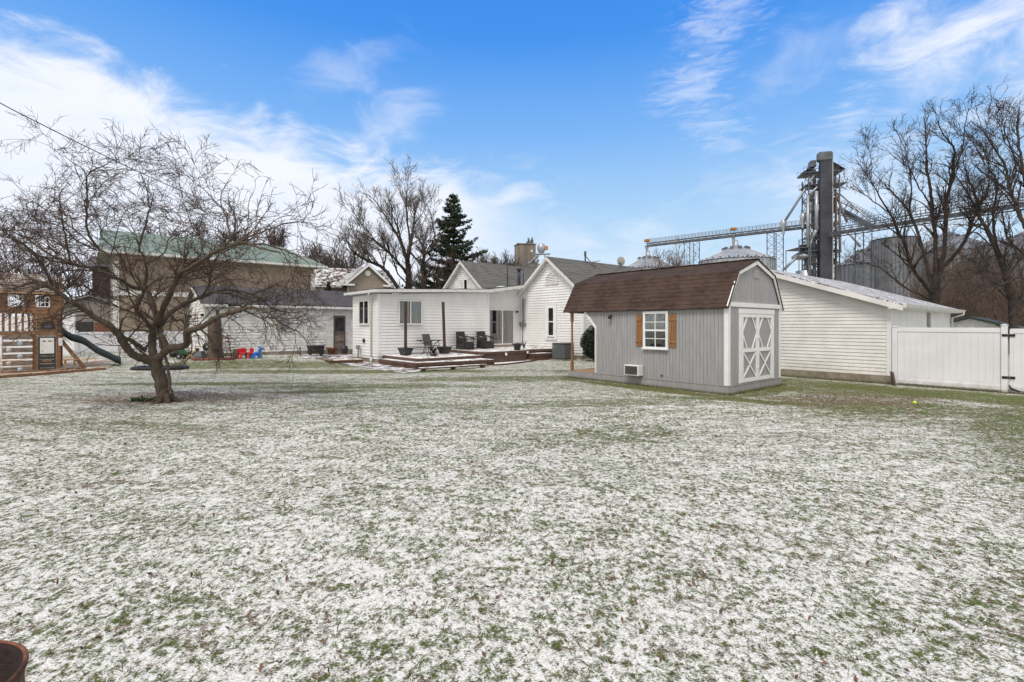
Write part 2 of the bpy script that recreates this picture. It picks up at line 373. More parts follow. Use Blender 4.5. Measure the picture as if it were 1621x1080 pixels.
M_sh_grey = shingle_mat('grey_shingles', (.15, .145, .135), (.10, .10, .098), (.17, .165, .15), .4, .2)
M_sh_dark = shingle_mat('dark_grey_shingles', (.10, .095, .10), (.06, .06, .066), (.13, .11, .11), .4, .2)
M_sh_greysnow = shingle_mat('snow_dusted_shingles', (.14, .14, .15), (.09, .09, .10), (.2, .2, .2), .3, .15, snow=.40)
M_sh_mid = shingle_mat('snow_patched_dark_shingles', (.14, .135, .13), (.07, .07, .07), (.16, .155, .15), .4, .2, snow=.22)

def glass_mat():
    m = bpy.data.materials.new('window_glass'); m.use_nodes = True; nt = m.node_tree; nt.nodes.clear()
    fr = node(nt, 'ShaderNodeFresnel', None, IOR=1.5).outputs[0]
    t = node(nt, 'ShaderNodeBsdfTransparent', None, Color=(.86, .88, .88, 1)); g = node(nt, 'ShaderNodeBsdfGlossy', None, Roughness=.03, Color=(.9, .9, .9, 1))
    f = mth(nt, 'MULTIPLY_ADD', fr, 1.0, .04, clamp=True)
    mx = node(nt, 'ShaderNodeMixShader', None, _0=f, _1=t.outputs[0], _2=g.outputs[0])
    nt.links.new(mx.outputs[0], node(nt, 'ShaderNodeOutputMaterial').inputs[0]); return m
M_glass = glass_mat()
# ------------------------------------------------------------------ ground
def ground_mat():
    m = bpy.data.materials.new('snowy_grass'); m.use_nodes = True; nt = m.node_tree; nt.nodes.clear()
    P = node(nt, 'ShaderNodeNewGeometry').outputs['Position']
    s = node(nt, 'ShaderNodeSeparateXYZ', None, Vector=P); X, Y, _z = s.outputs
    warp = noise(nt, P, .8, 3)
    def blob(cx, cy, rx, ry, rot=0.0, w=.9):
        c_, s_ = math.cos(R(rot)), math.sin(R(rot))
        da = mth(nt, 'SUBTRACT', X, cx); de = mth(nt, 'SUBTRACT', Y, cy)
        p = mth(nt, 'ADD', mth(nt, 'MULTIPLY', da, c_/rx), mth(nt, 'MULTIPLY', de, s_/rx))
        q = mth(nt, 'ADD', mth(nt, 'MULTIPLY', da, -s_/ry), mth(nt, 'MULTIPLY', de, c_/ry))
        r = mth(nt, 'SQRT', mth(nt, 'ADD', mth(nt, 'MULTIPLY', p, p), mth(nt, 'MULTIPLY', q, q)))
        r = mth(nt, 'ADD', r, mth(nt, 'MULTIPLY', mth(nt, 'SUBTRACT', warp, .5), w))
        return mth(nt, 'SUBTRACT', 1.0, sstep(nt, r, .5, 1.15))
    def strk(rot, sx, sy, scale, det, rough=.6):
        v = node(nt, 'ShaderNodeMapping', None, Vector=P, Rotation=(0, 0, R(rot)), Scale=(sx, sy, 1)).outputs[0]
        return noise(nt, v, scale, det, rough, .4)
    clump = strk(8, 1.15, .9, 5.6, 4, .62)
    fine = strk(20, 1.1, .90, 19, 5, .68)      # tufts
    tiny = strk(-20, 1, 1.5, 62, 3, .6)       # blades
    mid = strk(15, .8, 1.5, 2.8, 4)
    mid2 = strk(-10, .45, 1.6, 1.1, 4)
    macro = noise(nt, P, .33, 3)
    # how bare the lawn is (0 snow .. 1 bare)
    bare = mth(nt, 'MULTIPLY_ADD', sstep(nt, Y, 3.5, 13.0), .020, .432)
    for (b, k) in tuple((b_, k_*.36) for b_, k_ in ((blob(12.2, 12.2, 4.5, 1.3, -52, .6), .20), (blob(8.6, 11.2, 2.6, 1.3, -20), .10), (blob(9.0, 15.0, 3.5, 2.0, -50), .14),
                   (blob(-6.2, 19.5, 7.5, .9, 3, .6), .16), (blob(0.5, 17.0, 6.0, .9, 4, .7), .11), (blob(3.5, 19.6, 2.5, .8, 0), .10), (blob(-4.5, 14.8, 4.0, .8, 4), .11),
                   (blob(-10, 22, 7, 1.8, 12), .13), (blob(5.2, 12.2, 2.2, .35, -20), .16), (blob(1.5, 8.3, 2.4, .8, 10), .05),
                   (blob(-8.3, 12.4, 2.6, 1.2, 5), .10), (blob(3.3, 3.2, 1.6, .5, 20), .05), (blob(8.4, 12.3, 2.6, 1.2, 0), .08), (blob(9.4, 8.4, 5.5, 1.3, 45, .7), .12), (blob(-9.5, 15.5, 4, .5, 3, .6), .16), (blob(-5.5, 13.6, 1.6, .35, 8, .4), .18), (blob(4.0, 14.2, 3.6, .45, 130, .4), .22), (blob(7, 13.6, 2.0, .4, 40, .4), .14), (blob(9, 9.5, 4, 1.2, -30), .05), (blob(0, 11.5, 7, .6, 5), .06), (blob(-7, 9, 4, .5, -12), .06))):
        bare = mth(nt, 'MULTIPLY_ADD', b, k, bare)
    v = mth(nt, 'MULTIPLY_ADD', clump, .14, mth(nt, 'MULTIPLY', fine, .44))
    v = mth(nt, 'MULTIPLY_ADD', tiny, .18, v); v = mth(nt, 'MULTIPLY_ADD', mid, .14, v)
    v = mth(nt, 'MULTIPLY_ADD', mid2, .08, v); v = mth(nt, 'MULTIPLY_ADD', macro, .04, v)   # ~.51 mean
    diff = mth(nt, 'SUBTRACT', v, mth(nt, 'MULTIPLY_ADD', bare, 1.0, .04))
    snow = sstep(nt, diff, -.03, .04)
    # grass / dead grass
    gcol = mixc(nt, sstep(nt, strk(50, 1, 2.2, 40, 3), .38, .66), (.060, .090, .014), (.20, .245, .058))
    bcol = mixc(nt, sstep(nt, strk(10, 1, 2, 45, 3), .36, .66), (.13, .085, .055), (.30, .21, .145))
    bmask = sstep(nt, mth(nt, 'MULTIPLY_ADD', noise(nt, P, 6.5, 4, .65), .7, mth(nt, 'MULTIPLY', noise(nt, P, 1.1, 3), .3)), .49, .60)
    tree = blob(-8.6, 12.6, 3.2, 1.5, 4); pat = mth(nt, 'MULTIPLY', blob(8.4, 12.3, 2.6, 1.1, 0), .7)
    bmask = mth(nt, 'MAXIMUM', bmask, mth(nt, 'MULTIPLY', mth(nt, 'MAXIMUM', tree, pat), .93))
    gr = mixc(nt, bmask, gcol, bcol)
    gbase = mixc(nt, mth(nt, 'MULTIPLY', sstep(nt, tiny, .56, .36), .7), gr, (.022, .024, .010))
    scol = mixc(nt, sstep(nt, tiny, .3, .62), (.56, .55, .515), (.85, .84, .82))
    scol = mixc(nt, mth(nt, 'MULTIPLY', sstep(nt, diff, .085, .02), .5), scol, mixc(nt, .30, gr, (.56, .56, .42)))
    col = mixc(nt, snow, gbase, scol)
    bs = node(nt, 'ShaderNodeBsdfPrincipled', None, Roughness=.85); bs.inputs['Specular IOR Level'].default_value = .2
    nt.links.new(col, bs.inputs['Base Color'])
    h = mth(nt, 'ADD', mth(nt, 'MULTIPLY', snow, .6), mth(nt, 'ADD', mth(nt, 'MULTIPLY', fine, 1.2), mth(nt, 'MULTIPLY', tiny, .5)))
    bu = node(nt, 'ShaderNodeBump', None, Strength=.65, Distance=.025, Height=h); nt.links.new(bu.outputs[0], bs.inputs['Normal'])
    nt.links.new(bs.outputs[0], node(nt, 'ShaderNodeOutputMaterial').inputs[0]); return m
M_ground = ground_mat()
def make_ground():
    xs = sorted(set([-900, -500, -250, -120, -60, -40] + [i*.5 for i in range(-60, 61)] + [40, 60, 120, 250, 500, 900]))
    ys = sorted(set([-200, -60, -20, -8] + [i*.5 for i in range(-8, 80)] + [45, 60, 90, 150, 300, 600, 1500]))
    rr = random.Random(3)
    vs = []
    for y in ys:
        for x in xs:
            n = .018*math.sin(x*.9+y*.4)+.014*math.sin(y*1.3-x*.5+1) if abs(x) < 30 and 0 < y < 17 else 0
            vs.append((x, y, gz(x, y)+n*min(1, max(0, y-1))*(.0 if y > 12 else 1)))
    nx = len(xs); fs = [(j*nx+i, j*nx+i+1, (j+1)*nx+i+1, (j+1)*nx+i) for j in range(len(ys)-1) for i in range(nx-1)]
    m = MB(); m.add(vs, fs, True); o = m.build('ground', M_ground); tag(o, 'thin patchy snow over green and brown grass', 'lawn', kind='structure')
make_ground()
def patch(name, pts, z, material, label, cat, kind='structure'):
    """an uneven-edged sheet lying on the ground, outline given as world (x,y)"""
    rr = random.Random(len(name)); P = []
    for i in range(len(pts)):
        a = Vector(pts[i]); b = Vector(pts[(i+1) % len(pts)]); k = max(1, int((b-a).length/.3))
        for j in range(k):
            p = a.lerp(b, j/k); P.append((p.x+rr.uniform(-.04, .04), p.y+rr.uniform(-.04, .04)))
    cx = sum(p[0] for p in P)/len(P); cy = sum(p[1] for p in P)/len(P)
    vs = []; rings = 6
    for q in range(rings):
        f = 1-q/rings
        for p in P:
            x = cx+(p[0]-cx)*f; y = cy+(p[1]-cy)*f; vs.append((x, y, gz(x, y)+z))
    vs.append((cx, cy, gz(cx, cy)+z)); n = len(P)
    fs = [(q*n+k, q*n+(k+1) % n, (q+1)*n+(k+1) % n, (q+1)*n+k) for q in range(rings-1) for k in range(n)]+[((rings-1)*n+k, (rings-1)*n+(k+1) % n, rings*n) for k in range(n)]
    m = MB(); m.add(vs, fs); o = m.build(name, material); tag(o, label, cat, kind=kind); return o
def gxy(px, py): p = G(px, py); return (p.x, p.y)
patch('mulch_bed', [gxy(470, 566), gxy(520, 571), gxy(575, 582), gxy(640, 591), gxy(668, 588), gxy(655, 575), gxy(600, 566), gxy(560, 559.5), gxy(480, 560)], .012, M_mulch,
      'strip of dark mulch along the white wall left of the deck', 'mulch bed')
patch('gravel_bed', [gxy(782, 578), gxy(830, 573), gxy(875, 566), gxy(935, 568), gxy(935, 563), gxy(870, 558), gxy(780, 569)], .012,
      mat('snowy_bed', (.2, .15, .12), .9, .3, 12, .8, 40, snow=.9), 'snow covered planting strip between the deck skirt and the lawn', 'planting bed')

# ------------------------------------------------------------------ near lawn: real blades and snow crumbs
def lawn_detail():
    rg = np.random.default_rng(5)
    def mk(n, name, material, lab, cat, size, hgt, wid, ylim, dens_pow=1.0):
        y = 1.6+(ylim-1.6)*(1-np.sqrt(1-rg.random(n)**dens_pow)); x = (rg.random(n)*2-1)*(y*1.06+.3)
        # clump blades
        c = rg.random(n) < .8; ang = rg.random(n)*6.283; rad = rg.random(n)*.03
        k = n//9; cx = x[:k].repeat(9)[:n]; cy = y[:k].repeat(9)[:n]
        if len(cx) < n: cx = np.concatenate([cx, x[len(cx):]]); cy = np.concatenate([cy, y[len(cy):]])
        x = np.where(c, cx+np.cos(ang)*rad, x); y = np.where(c, cy+np.sin(ang)*rad, y)
        h = hgt*(.5+rg.random(n)); w = wid*(.6+.8*rg.random(n)); a = rg.random(n)*6.283; lean = h*(.4+1.2*rg.random(n)); la = rg.random(n)*6.283
        z0 = np.array([.018*math.sin(i*.9+j*.4)+.014*math.sin(j*1.3-i*.5+1) for i, j in zip(x, y)])*np.clip(y-1, 0, 1)-.004
        P = np.empty((n, 4, 3))
        dx, dy = np.cos(a)*w/2, np.sin(a)*w/2; lx, ly = np.cos(la)*lean, np.sin(la)*lean
        P[:, 0] = np.stack([x-dx, y-dy, z0], 1); P[:, 1] = np.stack([x+dx, y+dy, z0], 1)
        P[:, 2] = np.stack([x+dx*.7+lx*.5, y+dy*.7+ly*.5, z0+h*.75], 1); P[:, 3] = np.stack([x+lx, y+ly, z0+h*.9], 1)
        me = bpy.data.meshes.new(name); me.vertices.add(n*4); me.vertices.foreach_set('co', P.ravel())
        F_ = (np.arange(n)[:, None]*4+np.array([0, 1, 2, 0, 2, 3])).ravel()
        me.loops.add(len(F_)); me.loops.foreach_set('vertex_index', F_.astype(np.int32))
        me.polygons.add(n*2); me.polygons.foreach_set('loop_start', np.arange(0, n*6, 3, dtype=np.int32)); me.polygons.foreach_set('loop_total', np.full(n*2, 3, dtype=np.int32))
        me.update(); me.validate(); me.materials.append(material)
        return tag(link(bpy.data.objects.new(name, me)), lab, cat, kind='stuff')
    mk(42000, 'green_grass_blades', mat('grass_blade_green', (.15, .20, .045), .7, .4, 3, col2=(.06, .09, .018)), 'short green blades poking through the thin snow', 'grass', 0, .017, .0034, 15, .62)
    mk(26000, 'dead_grass_blades', mat('grass_blade_dead', (.22, .15, .10), .8, .4, 3, col2=(.10, .06, .045)), 'short dead brown blades poking through the thin snow', 'grass', 0, .015, .0034, 14, .62)
    mk(60000, 'snowy_grass_blades', mat('grass_blade_snowy', (.80, .79, .78), .8, .10, 3), 'short blades coated in thin white snow', 'snowy grass', 0, .013, .006, 13, .6)
lawn_detail()

# ------------------------------------------------------------------ shed
def sub(o, *a): return o
def window_unit(parent, x0, x1, z0, z1, M, fr=.05, mull=None, rails=(), curtain=None, dark=M_darkgl, proud=.04, sill=True, name='window', pane=M_glass, fmat=M_trim):
    """window on the plane y=0 looking to -y of matrix M; frame, pane and backing"""
    m = MB(); f = fr
    m.box(x0-f, x0, -proud, .0, z0-f, z1+f, bev=.004); m.box(x1, x1+f, -proud, .0, z0-f, z1+f, bev=.004)
    m.box(x0, x1, -proud, .0, z1, z1+f, bev=.004); m.box(x0, x1, -proud, .0, z0-f, z0, bev=.004)
    if sill: m.box(x0-f*1.3, x1+f*1.3, -proud-.03, -proud-.0005, z0-f*1.1, z0-f*.5, bev=.004)
    for t in (mull or ()): m.box(x0+(x1-x0)*t[0]-t[1]/2, x0+(x1-x0)*t[0]+t[1]/2, -proud*.8, -.014, z0+.0005, z1-.0005)
    for t in rails: m.box(x0+.0005, x1-.0005, -proud*.78, -.0145, z0+(z1-z0)*t[0]-t[1]/2, z0+(z1-z0)*t[0]+t[1]/2)
    w = m.build(name, fmat, parent, M)
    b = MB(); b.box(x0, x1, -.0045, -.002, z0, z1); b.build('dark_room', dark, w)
    if curtain: curtain(w, x0, x1, z0, z1)
    g = MB(); g.box(x0, x1, -.0185, -.0155, z0, z1); g.build('pane', pane, w)
    return w
def drape(cm, spans, zf0=0.0, zf1=1.0, wave=.10):
    def f(w, x0, x1, z0, z1):
        for (a, b) in spans:
            xa, xb = x0+(x1-x0)*a, x0+(x1-x0)*b; n = 24
            za, zb = z0+(z1-z0)*zf0, z0+(z1-z0)*zf1; vs = []
            for i in range(n+1):
                x = xa+(xb-xa)*i/n; y = -.010-.0035*math.sin(i*1.9)
                vs += [(x, y, za), (x, y, zb)]
            c = MB(); c.add(vs, [(2*i, 2*i+2, 2*i+3, 2*i+1) for i in range(n)], True); c.build('curtain', cm, w)
    return f
def rotz(a, x=0, y=0, z=0): return Matrix.Translation((x, y, z)) @ Matrix.Rotation(a, 4, 'Z')
FACE_Y = Matrix.Identity(4)                 # plane y=0 looking -y (x to the right)
def FACE_X(x=0.0, y=0.0): return rotz(R(-90), x, y)   # looking -x : local +x runs toward -y
SH = thing('garden_shed', 'small grey barn shed with brown gambrel roof, white trim and double doors', 'shed', (5.67, 13.0, 0), YAW)
SW, SL, PL = 3.28, 5.75, 4.47     # width along x, length along y, enclosed length
def shed():
    h0, h1 = .24, 2.36
    KN, KZ, RZ = .55, 3.27, 3.64
    c = MB()
    c.box(.012, SW-.012, .012, PL, .02, h1)                       # closed body
    c.grooved((0, 0, 0), (1, 0, 0), (0, 0, 1), [(0, h0), (SW, h0), (SW, h1+.02), (0, h1+.02)], .105)
    c.grooved((0, 0, 0), (0, -1, 0), (0, 0, 1), [(-PL, h0), (0, h0), (0, h1), (-PL, h1)], .105)
    c.grooved((0, 0, 0), (0, -1, 0), (0, 0, 1), [(-4.98, 2.32), (-PL, 1.74), (-PL+.0005, h1), (-4.98, h1)], .105)
    c.add([(0.0125, PL, 1.74), (.0125, 4.98, 2.32), (.0125, 4.98, h1), (.0125, PL, h1)], [(0, 1, 2, 3)])
    c.build('wall', M_shedgrey, SH)
    g = MB(); gp = [(.03, h1+.03), (KN, KZ), (SW/2, RZ), (SW-KN, KZ), (SW-.03, h1+.03)]
    g.prism([(a, b) for a, b in gp], .06, 'y', .02)
    g.grooved((0, .015, 0), (1, 0, 0), (0, 0, 1), gp, .105); g.box(1.48, 1.84, -.004, .014, 3.16, 3.4, bev=.003); g.build('gable_wall', M_shedgrey, SH)
    g = MB(); g.prism([(a, b) for a, b in gp], .04, 'y', SL-.06); g.build('rear_gable_wall', M_shedgrey, SH)
    k = MB()                                                        # skirt boards
    k.grooved((-.02, -.022, 0), (1, 0, 0), (0, 0, 1), [(-.0, -.05), (SW+.04, -.05), (SW+.04, .23), (0, .23)], .145, .014, .016)
    k.grooved((-.022, 0, 0), (0, -1, 0), (0, 0, 1), [(-SL, -.05), (.02, -.05), (.02, .23), (-SL, .23)], .145, .014, .016)
    k.box(-.019, SW+.019, -.012, SL, -.1, .2295); k.box(-.035, SW+.02, -.034, -.021, .222, .246); k.box(-.034, -.021, -.0195, PL, .222, .246)
    k.build('skirt', M_shedgrey, SH)
    t = MB()                                                        # corner boards, belt, rakes
    t.box(-.02, .10, -.02, -.0005, .247, h1); t.box(-.02, -.0005, -.0003, .10, .247, h1)
    t.box(SW-.09, SW+.012, -.02, -.0005, .247, h1); t.box(SW+.0005, SW+.02, 0, .09, .247, h1)
    t.box(.10, SW-.09, -.028, .01, h1-.03, h1+.09); t.box(-.02, .10, -.026, .0095, h1+.0005, h1+.089); t.box(SW-.09, SW+.02, -.026, .0095, h1+.0005, h1+.089)
    rp = [(-.085, h1-.05), (KN-.045, KZ-.035), (SW/2, RZ-.03), (SW-KN+.045, KZ-.035), (SW+.085, h1-.05)]
    for (a, b) in zip(rp, rp[1:]): t.bar((a[0], -.035, a[1]), (b[0], -.035, b[1]), .10, .03, (0, 1, 0))
    t.bar((-.016, PL, .247), (-.016, PL, 1.76), .03, .07); t.bar((-.016, PL, 1.74), (-.016, 5.0, 2.34), .03, .07)
    build_split(t, 'trim', M_trim, SH)
    r = MB(); o = .035; y0, y1 = -.07, SL+.12                       # roof decks and courses
    op = [(-.12, h1-.07), (KN-.07, KZ+.035), (SW/2, RZ+.07), (SW-KN+.07, KZ+.035), (SW+.12, h1-.07)]
    for i, (a, b) in enumerate(zip(op, op[1:])):
        A_ = Vector((a[0], 0, a[1])); B_ = Vector((b[0], 0, b[1])); d = (B_-A_); L = d.length; n = Vector((-d.z, 0, d.x)).normalized()
        vs = [A_+n*-.03, B_+n*-.03, B_, A_]; vs = [Vector((v.x, y, v.z)) for y in (y0, y1) for v in vs]
        r.add(vs, [(0, 1, 2, 3), (7, 6, 5, 4), (0, 4, 5, 1), (1, 5, 6, 2), (2, 6, 7, 3), (3, 7, 4, 0)])
        if i < 2: r.lap((a[0], y1, a[1]), (0, -1, 0), d, [(0, 0), (y1-y0, 0), (y1-y0, L), (0, L)], .14, .008)
        else: r.lap((b[0], y0, b[1]), (0, 1, 0), -d, [(0, 0), (y1-y0, 0), (y1-y0, L), (0, L)], .14, .011)
    for i in range(int((y1-y0)/.3)+1):
        ya = y0+i*.3; yb = min(ya+.31, y1)
        r.add([(SW/2-.14, ya, RZ+.05+.012), (SW/2, ya, RZ+.09+.012*(i % 2)), (SW/2+.14, ya, RZ+.062), (SW/2-.14, yb, RZ+.05+.012), (SW/2, yb, RZ+.09), (SW/2+.14, yb, RZ+.062)], [(0, 1, 4, 3), (1, 2, 5, 4)])
    r.build('roof', M_sh_brown, SH)
    f = MB()
    for i in range(9): f.box(-.01, SW-.3, PL+.02+i*.14, PL+.15+i*.14, .231, .256, bev=.003)
    f.build('porch_floor', M_floor, SH)
    p = MB(); x, y = .06, SL-.14
    p.box(x-.045, x+.045, y-.045, y+.045, 1.95, 2.33, bev=.006); p.box(x-.045, x+.045, y-.045, y+.045, .257, .55, bev=.006)
    p.tube([(x, y, .54), (x, y, .62), (x, y, .66), (x, y, 1.8), (x, y, 1.88), (x, y, 1.96)], [.045, .03, .038, .033, .03, .045], 10); p.build('porch_post', M_wood_or, SH)
    b = MB(); b.box(.05, SW-.05, PL+.9, SL, h1-.12, h1-.06); b.build('porch_ceiling', M_shedgrey, SH)
    # window and shutters on the long side
    wm = FACE_X(-.012, 0)
    def w2(y): return -y
    window_unit(SH, w2(2.53), w2(1.83), 1.19, 2.17, wm, .075, mull=((.5, .022),), rails=((.5, .05), (.25, .02), (.75, .02)), curtain=drape(M_curt, ((.0, 1.0),), .5, 1.0), proud=.05)
    for y0_, y1_ in ((2.64, 2.86), (1.50, 1.72)):
        s = MB()
        for i in range(3): s.box(-.034, -.016, y0_+i*(y1_-y0_)/3+.003, y0_+(i+1)*(y1_-y0_)/3-.003, 1.20, 2.16, bev=.003)
        for z in (1.35, 2.0): s.box(-.052, -.0345, y0_+.002, y1_-.002, z-.04, z+.04, bev=.003)
        s.build('shutter', M_wood_or, SH)
    # air conditioner
    a = MB(); a.box(-.26, -.013, 2.62, 3.14, .30, .62, bev=.012); ac = a.build('air_conditioner', M_white, SH)
    a = MB(); a.box(-.272, -.261, 2.66, 3.10, .34, .59)
    for i in range(12): a.box(-.278, -.2725, 2.665, 3.095, .345+i*.02, .355+i*.02)
    a.build('grille', mat('dark_grille', (.09, .085, .08), .6), ac)
    l = MB(); l.tube([(-.01, 3.82, 2.12), (-.1, 3.82, 2.14)], .02, 8); l.lathe([(.0, .08), (.05, .07), (.06, 0), (.055, -.06)], (-.11, 3.82, 2.09), 12); lm = l.build('wall_lamp', M_black, SH)
    l = MB(); l.lathe([(.0, -.07), (.035, -.06), (.045, .01)], (-.11, 3.82, 2.09), 12); l.build('lamp_glass', M_white, lm)
    q = MB(); q.lathe([(0, 0), (.03, 0), (.03, .02), (0, .02)], (0, 0, 0), 12); q.build('pipe_outlet', M_rust, SH, Matrix.Translation((-.012, 1.98, .36)) @ Matrix.Rotation(R(-90), 4, 'Y'))
    # double doors
    d = MB(); x0, x1, z0, z1 = .62, 2.75, .26, 2.26
    d.box(x0-.02, x0+.09, -.034, -.001, z0, z1-.11); d.box(x1-.09, x1+.02, -.034, -.001, z0, z1-.11); d.box(x0-.04, x1+.04, -.040, -.001, z1-.1095, z1+.02); d.build('door_frame', M_trim, SH)
    mid = (x0+x1)/2
    for (a0, a1) in ((x0+.095, mid-.004), (mid+.004, x1-.095)):
        d = MB(); d.grooved((0, -.012, 0), (1, 0, 0), (0, 0, 1), [(a0, z0+.01), (a1, z0+.01), (a1, z1-.115), (a0, z1-.115)], .105, .01, .007); dd = d.build('door', M_shedgrey, SH)
        zb, zt, zm = z0+.01, z1-.12, z0+.88; w = .085; y = -.03
        e = MB()
        e.box(a0, a0+w, -.038, -.013, zb, zt); e.box(a1-w, a1, -.038, -.013, zb, zt)
        for (p, q_) in ((zb, zb+.10), (zm-.05, zm+.05), (zt-.09, zt)): e.box(a0+w, a1-w, -.037, -.0125, p, q_)
        xa, xb = a0+w, a1-w; lo, hi = zb+.10, zm-.05
        for (p, q_) in (((xa, lo), (xb, hi)), ((xa, hi), (xb, lo))): e.bar((p[0], -.024, p[1]), (q_[0], -.024, q_[1]), .016 if p[1] > lo else .018, .05, (0, 1, 0)) if 0 else e.bar((p[0], -.024-(.002 if p[1] > lo else 0), p[1]), (q_[0], -.024-(.002 if p[1] > lo else 0), q_[1]), .05, .018, (0, 1, 0))
        lo, hi = zm+.05, zt-.09; cx = .24; cz = .36
        for (p, q_) in (((xa, lo+cz), (xa+cx, lo)), ((xb, lo+cz), (xb-cx, lo)), ((xa, hi-cz), (xa+cx, hi)), ((xb, hi-cz), (xb-cx, hi))): e.bar((p[0], -.024, p[1]), (q_[0], -.024, q_[1]), .05, .018, (0, 1, 0))
        e.build('door_brace', M_trim, dd)
    h = MB(); h.box(mid-.05, mid+.06, -.055, -.0385, 1.44, 1.52, bev=.008); h.box(mid-.05, mid+.05, -.055, -.0385, .60, .66, bev=.008); build_split(h, 'latch', M_white, SH)
shed()

# ------------------------------------------------------------------ garage, fence, gate
GAR = thing('garage', 'long low ivory sided garage with snow dusted roof behind the shed', 'garage', (11.76, 15.4, 0), YAW)
def garage():
    w, L = 8.0, 9.4; h, rise = 2.5, .345; rz = h+rise*4.0
    c = MB(); c.prism([(.0, .0), (w, 0), (w, h), (w/2, rz), (0, h)], L, 'x', .0); c.build('core_wall', M_siding_garage, GAR)
    s = MB()
    s.lap((-.002, 0, 0), (0, -1, 0), (0, 0, 1), [(-w, .26), (0, .26), (0, h), (-w/2, rz), (-w, h)], .115, .02)
    s.lap((0, -.002, 0), (1, 0, 0), (0, 0, 1), [(0, .26), (L, .26), (L, h), (0, h)], .115, .02)
    s.build('wall', M_siding_garage, GAR)
    f = MB(); f.box(-.035, L+.01, -.03, w, -.2, .258); f.build('foundation', M_conc, GAR)
    t = MB(); t.box(-.032, -.002, -.032, .09, .262, h); t.box(-.0015, .10, -.032, -.0025, .262, h); t.box(L-.09, L+.005, -.03, -.0025, .262, h); build_split(t, 'corner_trim', M_trim, GAR)
    r = MB(); ov = .35; e = -.38
    for sgn in (1, -1):
        if sgn == 1: pts = [(e, h+rise*e+.02), (w/2, rz+.02), (w/2, rz+.10), (e, h+rise*e+.10)]
        else: pts = [(w-e, h+rise*e+.02), (w/2+.001, rz+.02), (w/2+.001, rz+.10), (w-e, h+rise*e+.10)]
        r.prism(pts, L+ov+.3, 'x', -.30)
    r.build('roof', M_sh_greysnow, GAR)
    t = MB()
    t.prism([(e, h+rise*e-.10), (w/2, rz-.09), (w/2, rz+.06), (e, h+rise*e+.055)], .03, 'x', -.335)
    t.prism([(w-e, h+rise*e-.10), (w/2, rz-.09), (w/2, rz+.06), (w-e, h+rise*e+.055)], .03, 'x', -.335)
    t.box(-.334, L+.3, e+.002, -.022, h-.16, h-.125); t.box(-.30, -.036, e+.2, .0, h-.124, h-.03)
    build_split(t, 'fascia', M_siding_garage, GAR)
    g = MB(); g.prism([(e-.11, h-.03), (e-.003, h-.03), (e-.003, h-.14), (e-.07, h-.14)], L+.62, 'x', -.30); gg = g.build('gutter', M_gutter, GAR)
    d = MB(); d.tube([(L+.2, e-.05, h-.14), (L+.2, e-.05, h-.22), (L+.02, -.09, h-.36), (L+.02, -.09, .3)], .042, 8); d.build('downspout', M_gutter, GAR)
    v = MB(); x = 5.05
    v.box(x, x+.42, -.045, -.0255, 1.72, 2.30)
    for i in range(9): v.box(x+.03, x+.39, -.055, -.0455, 1.76+i*.058, 1.79+i*.058)
    v.build('wall_vent', mat('grey_vent', (.30, .30, .30), .5), GAR)
garage()
o = MB(); o.box(-.16, .16, -.03, .03, 0, .42, bev=.01); s = thing('concrete_block', 'brown concrete slab leaning on the garage corner beside the white fence', 'concrete slab', (11.62, 15.05, 0), YAW+R(20))
b = o.build('slab', mat('brown_slab', (.13, .09, .075), .9, .2, 12, .4), s); b.rotation_euler = (R(-9), 0, 0)
FEN = thing('vinyl_fence_panel', 'tall white vinyl privacy panel from garage corner to gate post', 'fence', (11.80, 15.30, 0), YAW-R(90))
def fence_panel(parent, x0, x1, z0=.06, z1=1.76):
    p = MB(); n = int(round((x1-x0)/.15))
    p.grooved((0, -.012, 0), (1, 0, 0), (0, 0, 1), [(x0, z0+.1), (x1, z0+.1), (x1, z1-.1), (x0, z1-.1)], (x1-x0)/n-1e-4, .007, .007)
    p.grooved((0, .012, 0), (-1, 0, 0), (0, 0, 1), [(-x1, z0+.1), (-x0, z0+.1), (-x0, z1-.1), (-x1, z1-.1)], (x1-x0)/n-1e-4, .004, .003); p.build('panel', M_vinyl, parent)
    for a, b in ((z0, z0+.13), (z1-.13, z1)):
        r = MB(); r.box(x0-.01, x1+.01, -.028, .028, a, b, bev=.005); r.build('rail', M_vinyl, parent)
def fence_post(parent, x, z1=1.82, w=.064, low=-.1):
    p = MB(); p.box(x-w, x+w, -w, w, low, z1, bev=.008); po = p.build('post', M_vinyl, parent)
    c = MB(); c.box(x-w-.012, x+w+.012, -w-.012, w+.012, z1, z1+.025, bev=.006); c.box(x-w*.7, x+w*.7, -w*.7, w*.7, z1+.024, z1+.045, bev=.008); c.build('post_cap', M_vinyl, po)
fence_panel(FEN, .10, 2.36); fence_post(FEN, .03, 1.76); fence_post(FEN, 2.43)
GT = thing('fence_gate', 'white vinyl gate with black hinges at the right edge', 'gate', FEN.location+Vector((math.cos(YAW-R(90))*2.53, math.sin(YAW-R(90))*2.53, 0)), YAW-R(90))
fence_panel(GT, .07, 1.25, .08, 1.74)
p = MB(); p.box(0, .07, -.03, .03, .08, 1.74, bev=.005); p.box(1.25, 1.32, -.03, .03, .08, 1.74, bev=.005); p.build('stile', M_vinyl, GT)
for z in (.42, 1.56):
    h = MB()
    h.box(-.145, -.03, -.078, -.0655, z-.035, z+.035, bev=.008); h.box(.0, .11, -.048, -.0305, z-.035, z+.035, bev=.008); h.tube([(-.015, -.07, z-.045), (-.015, -.07, z+.045)], .012, 8)
    for dz in (-.018, .018): h.tube([(-.12, -.082, z+dz), (.09, -.054, z+dz)], .006, 6)
    h.build('hinge', M_black, GT)
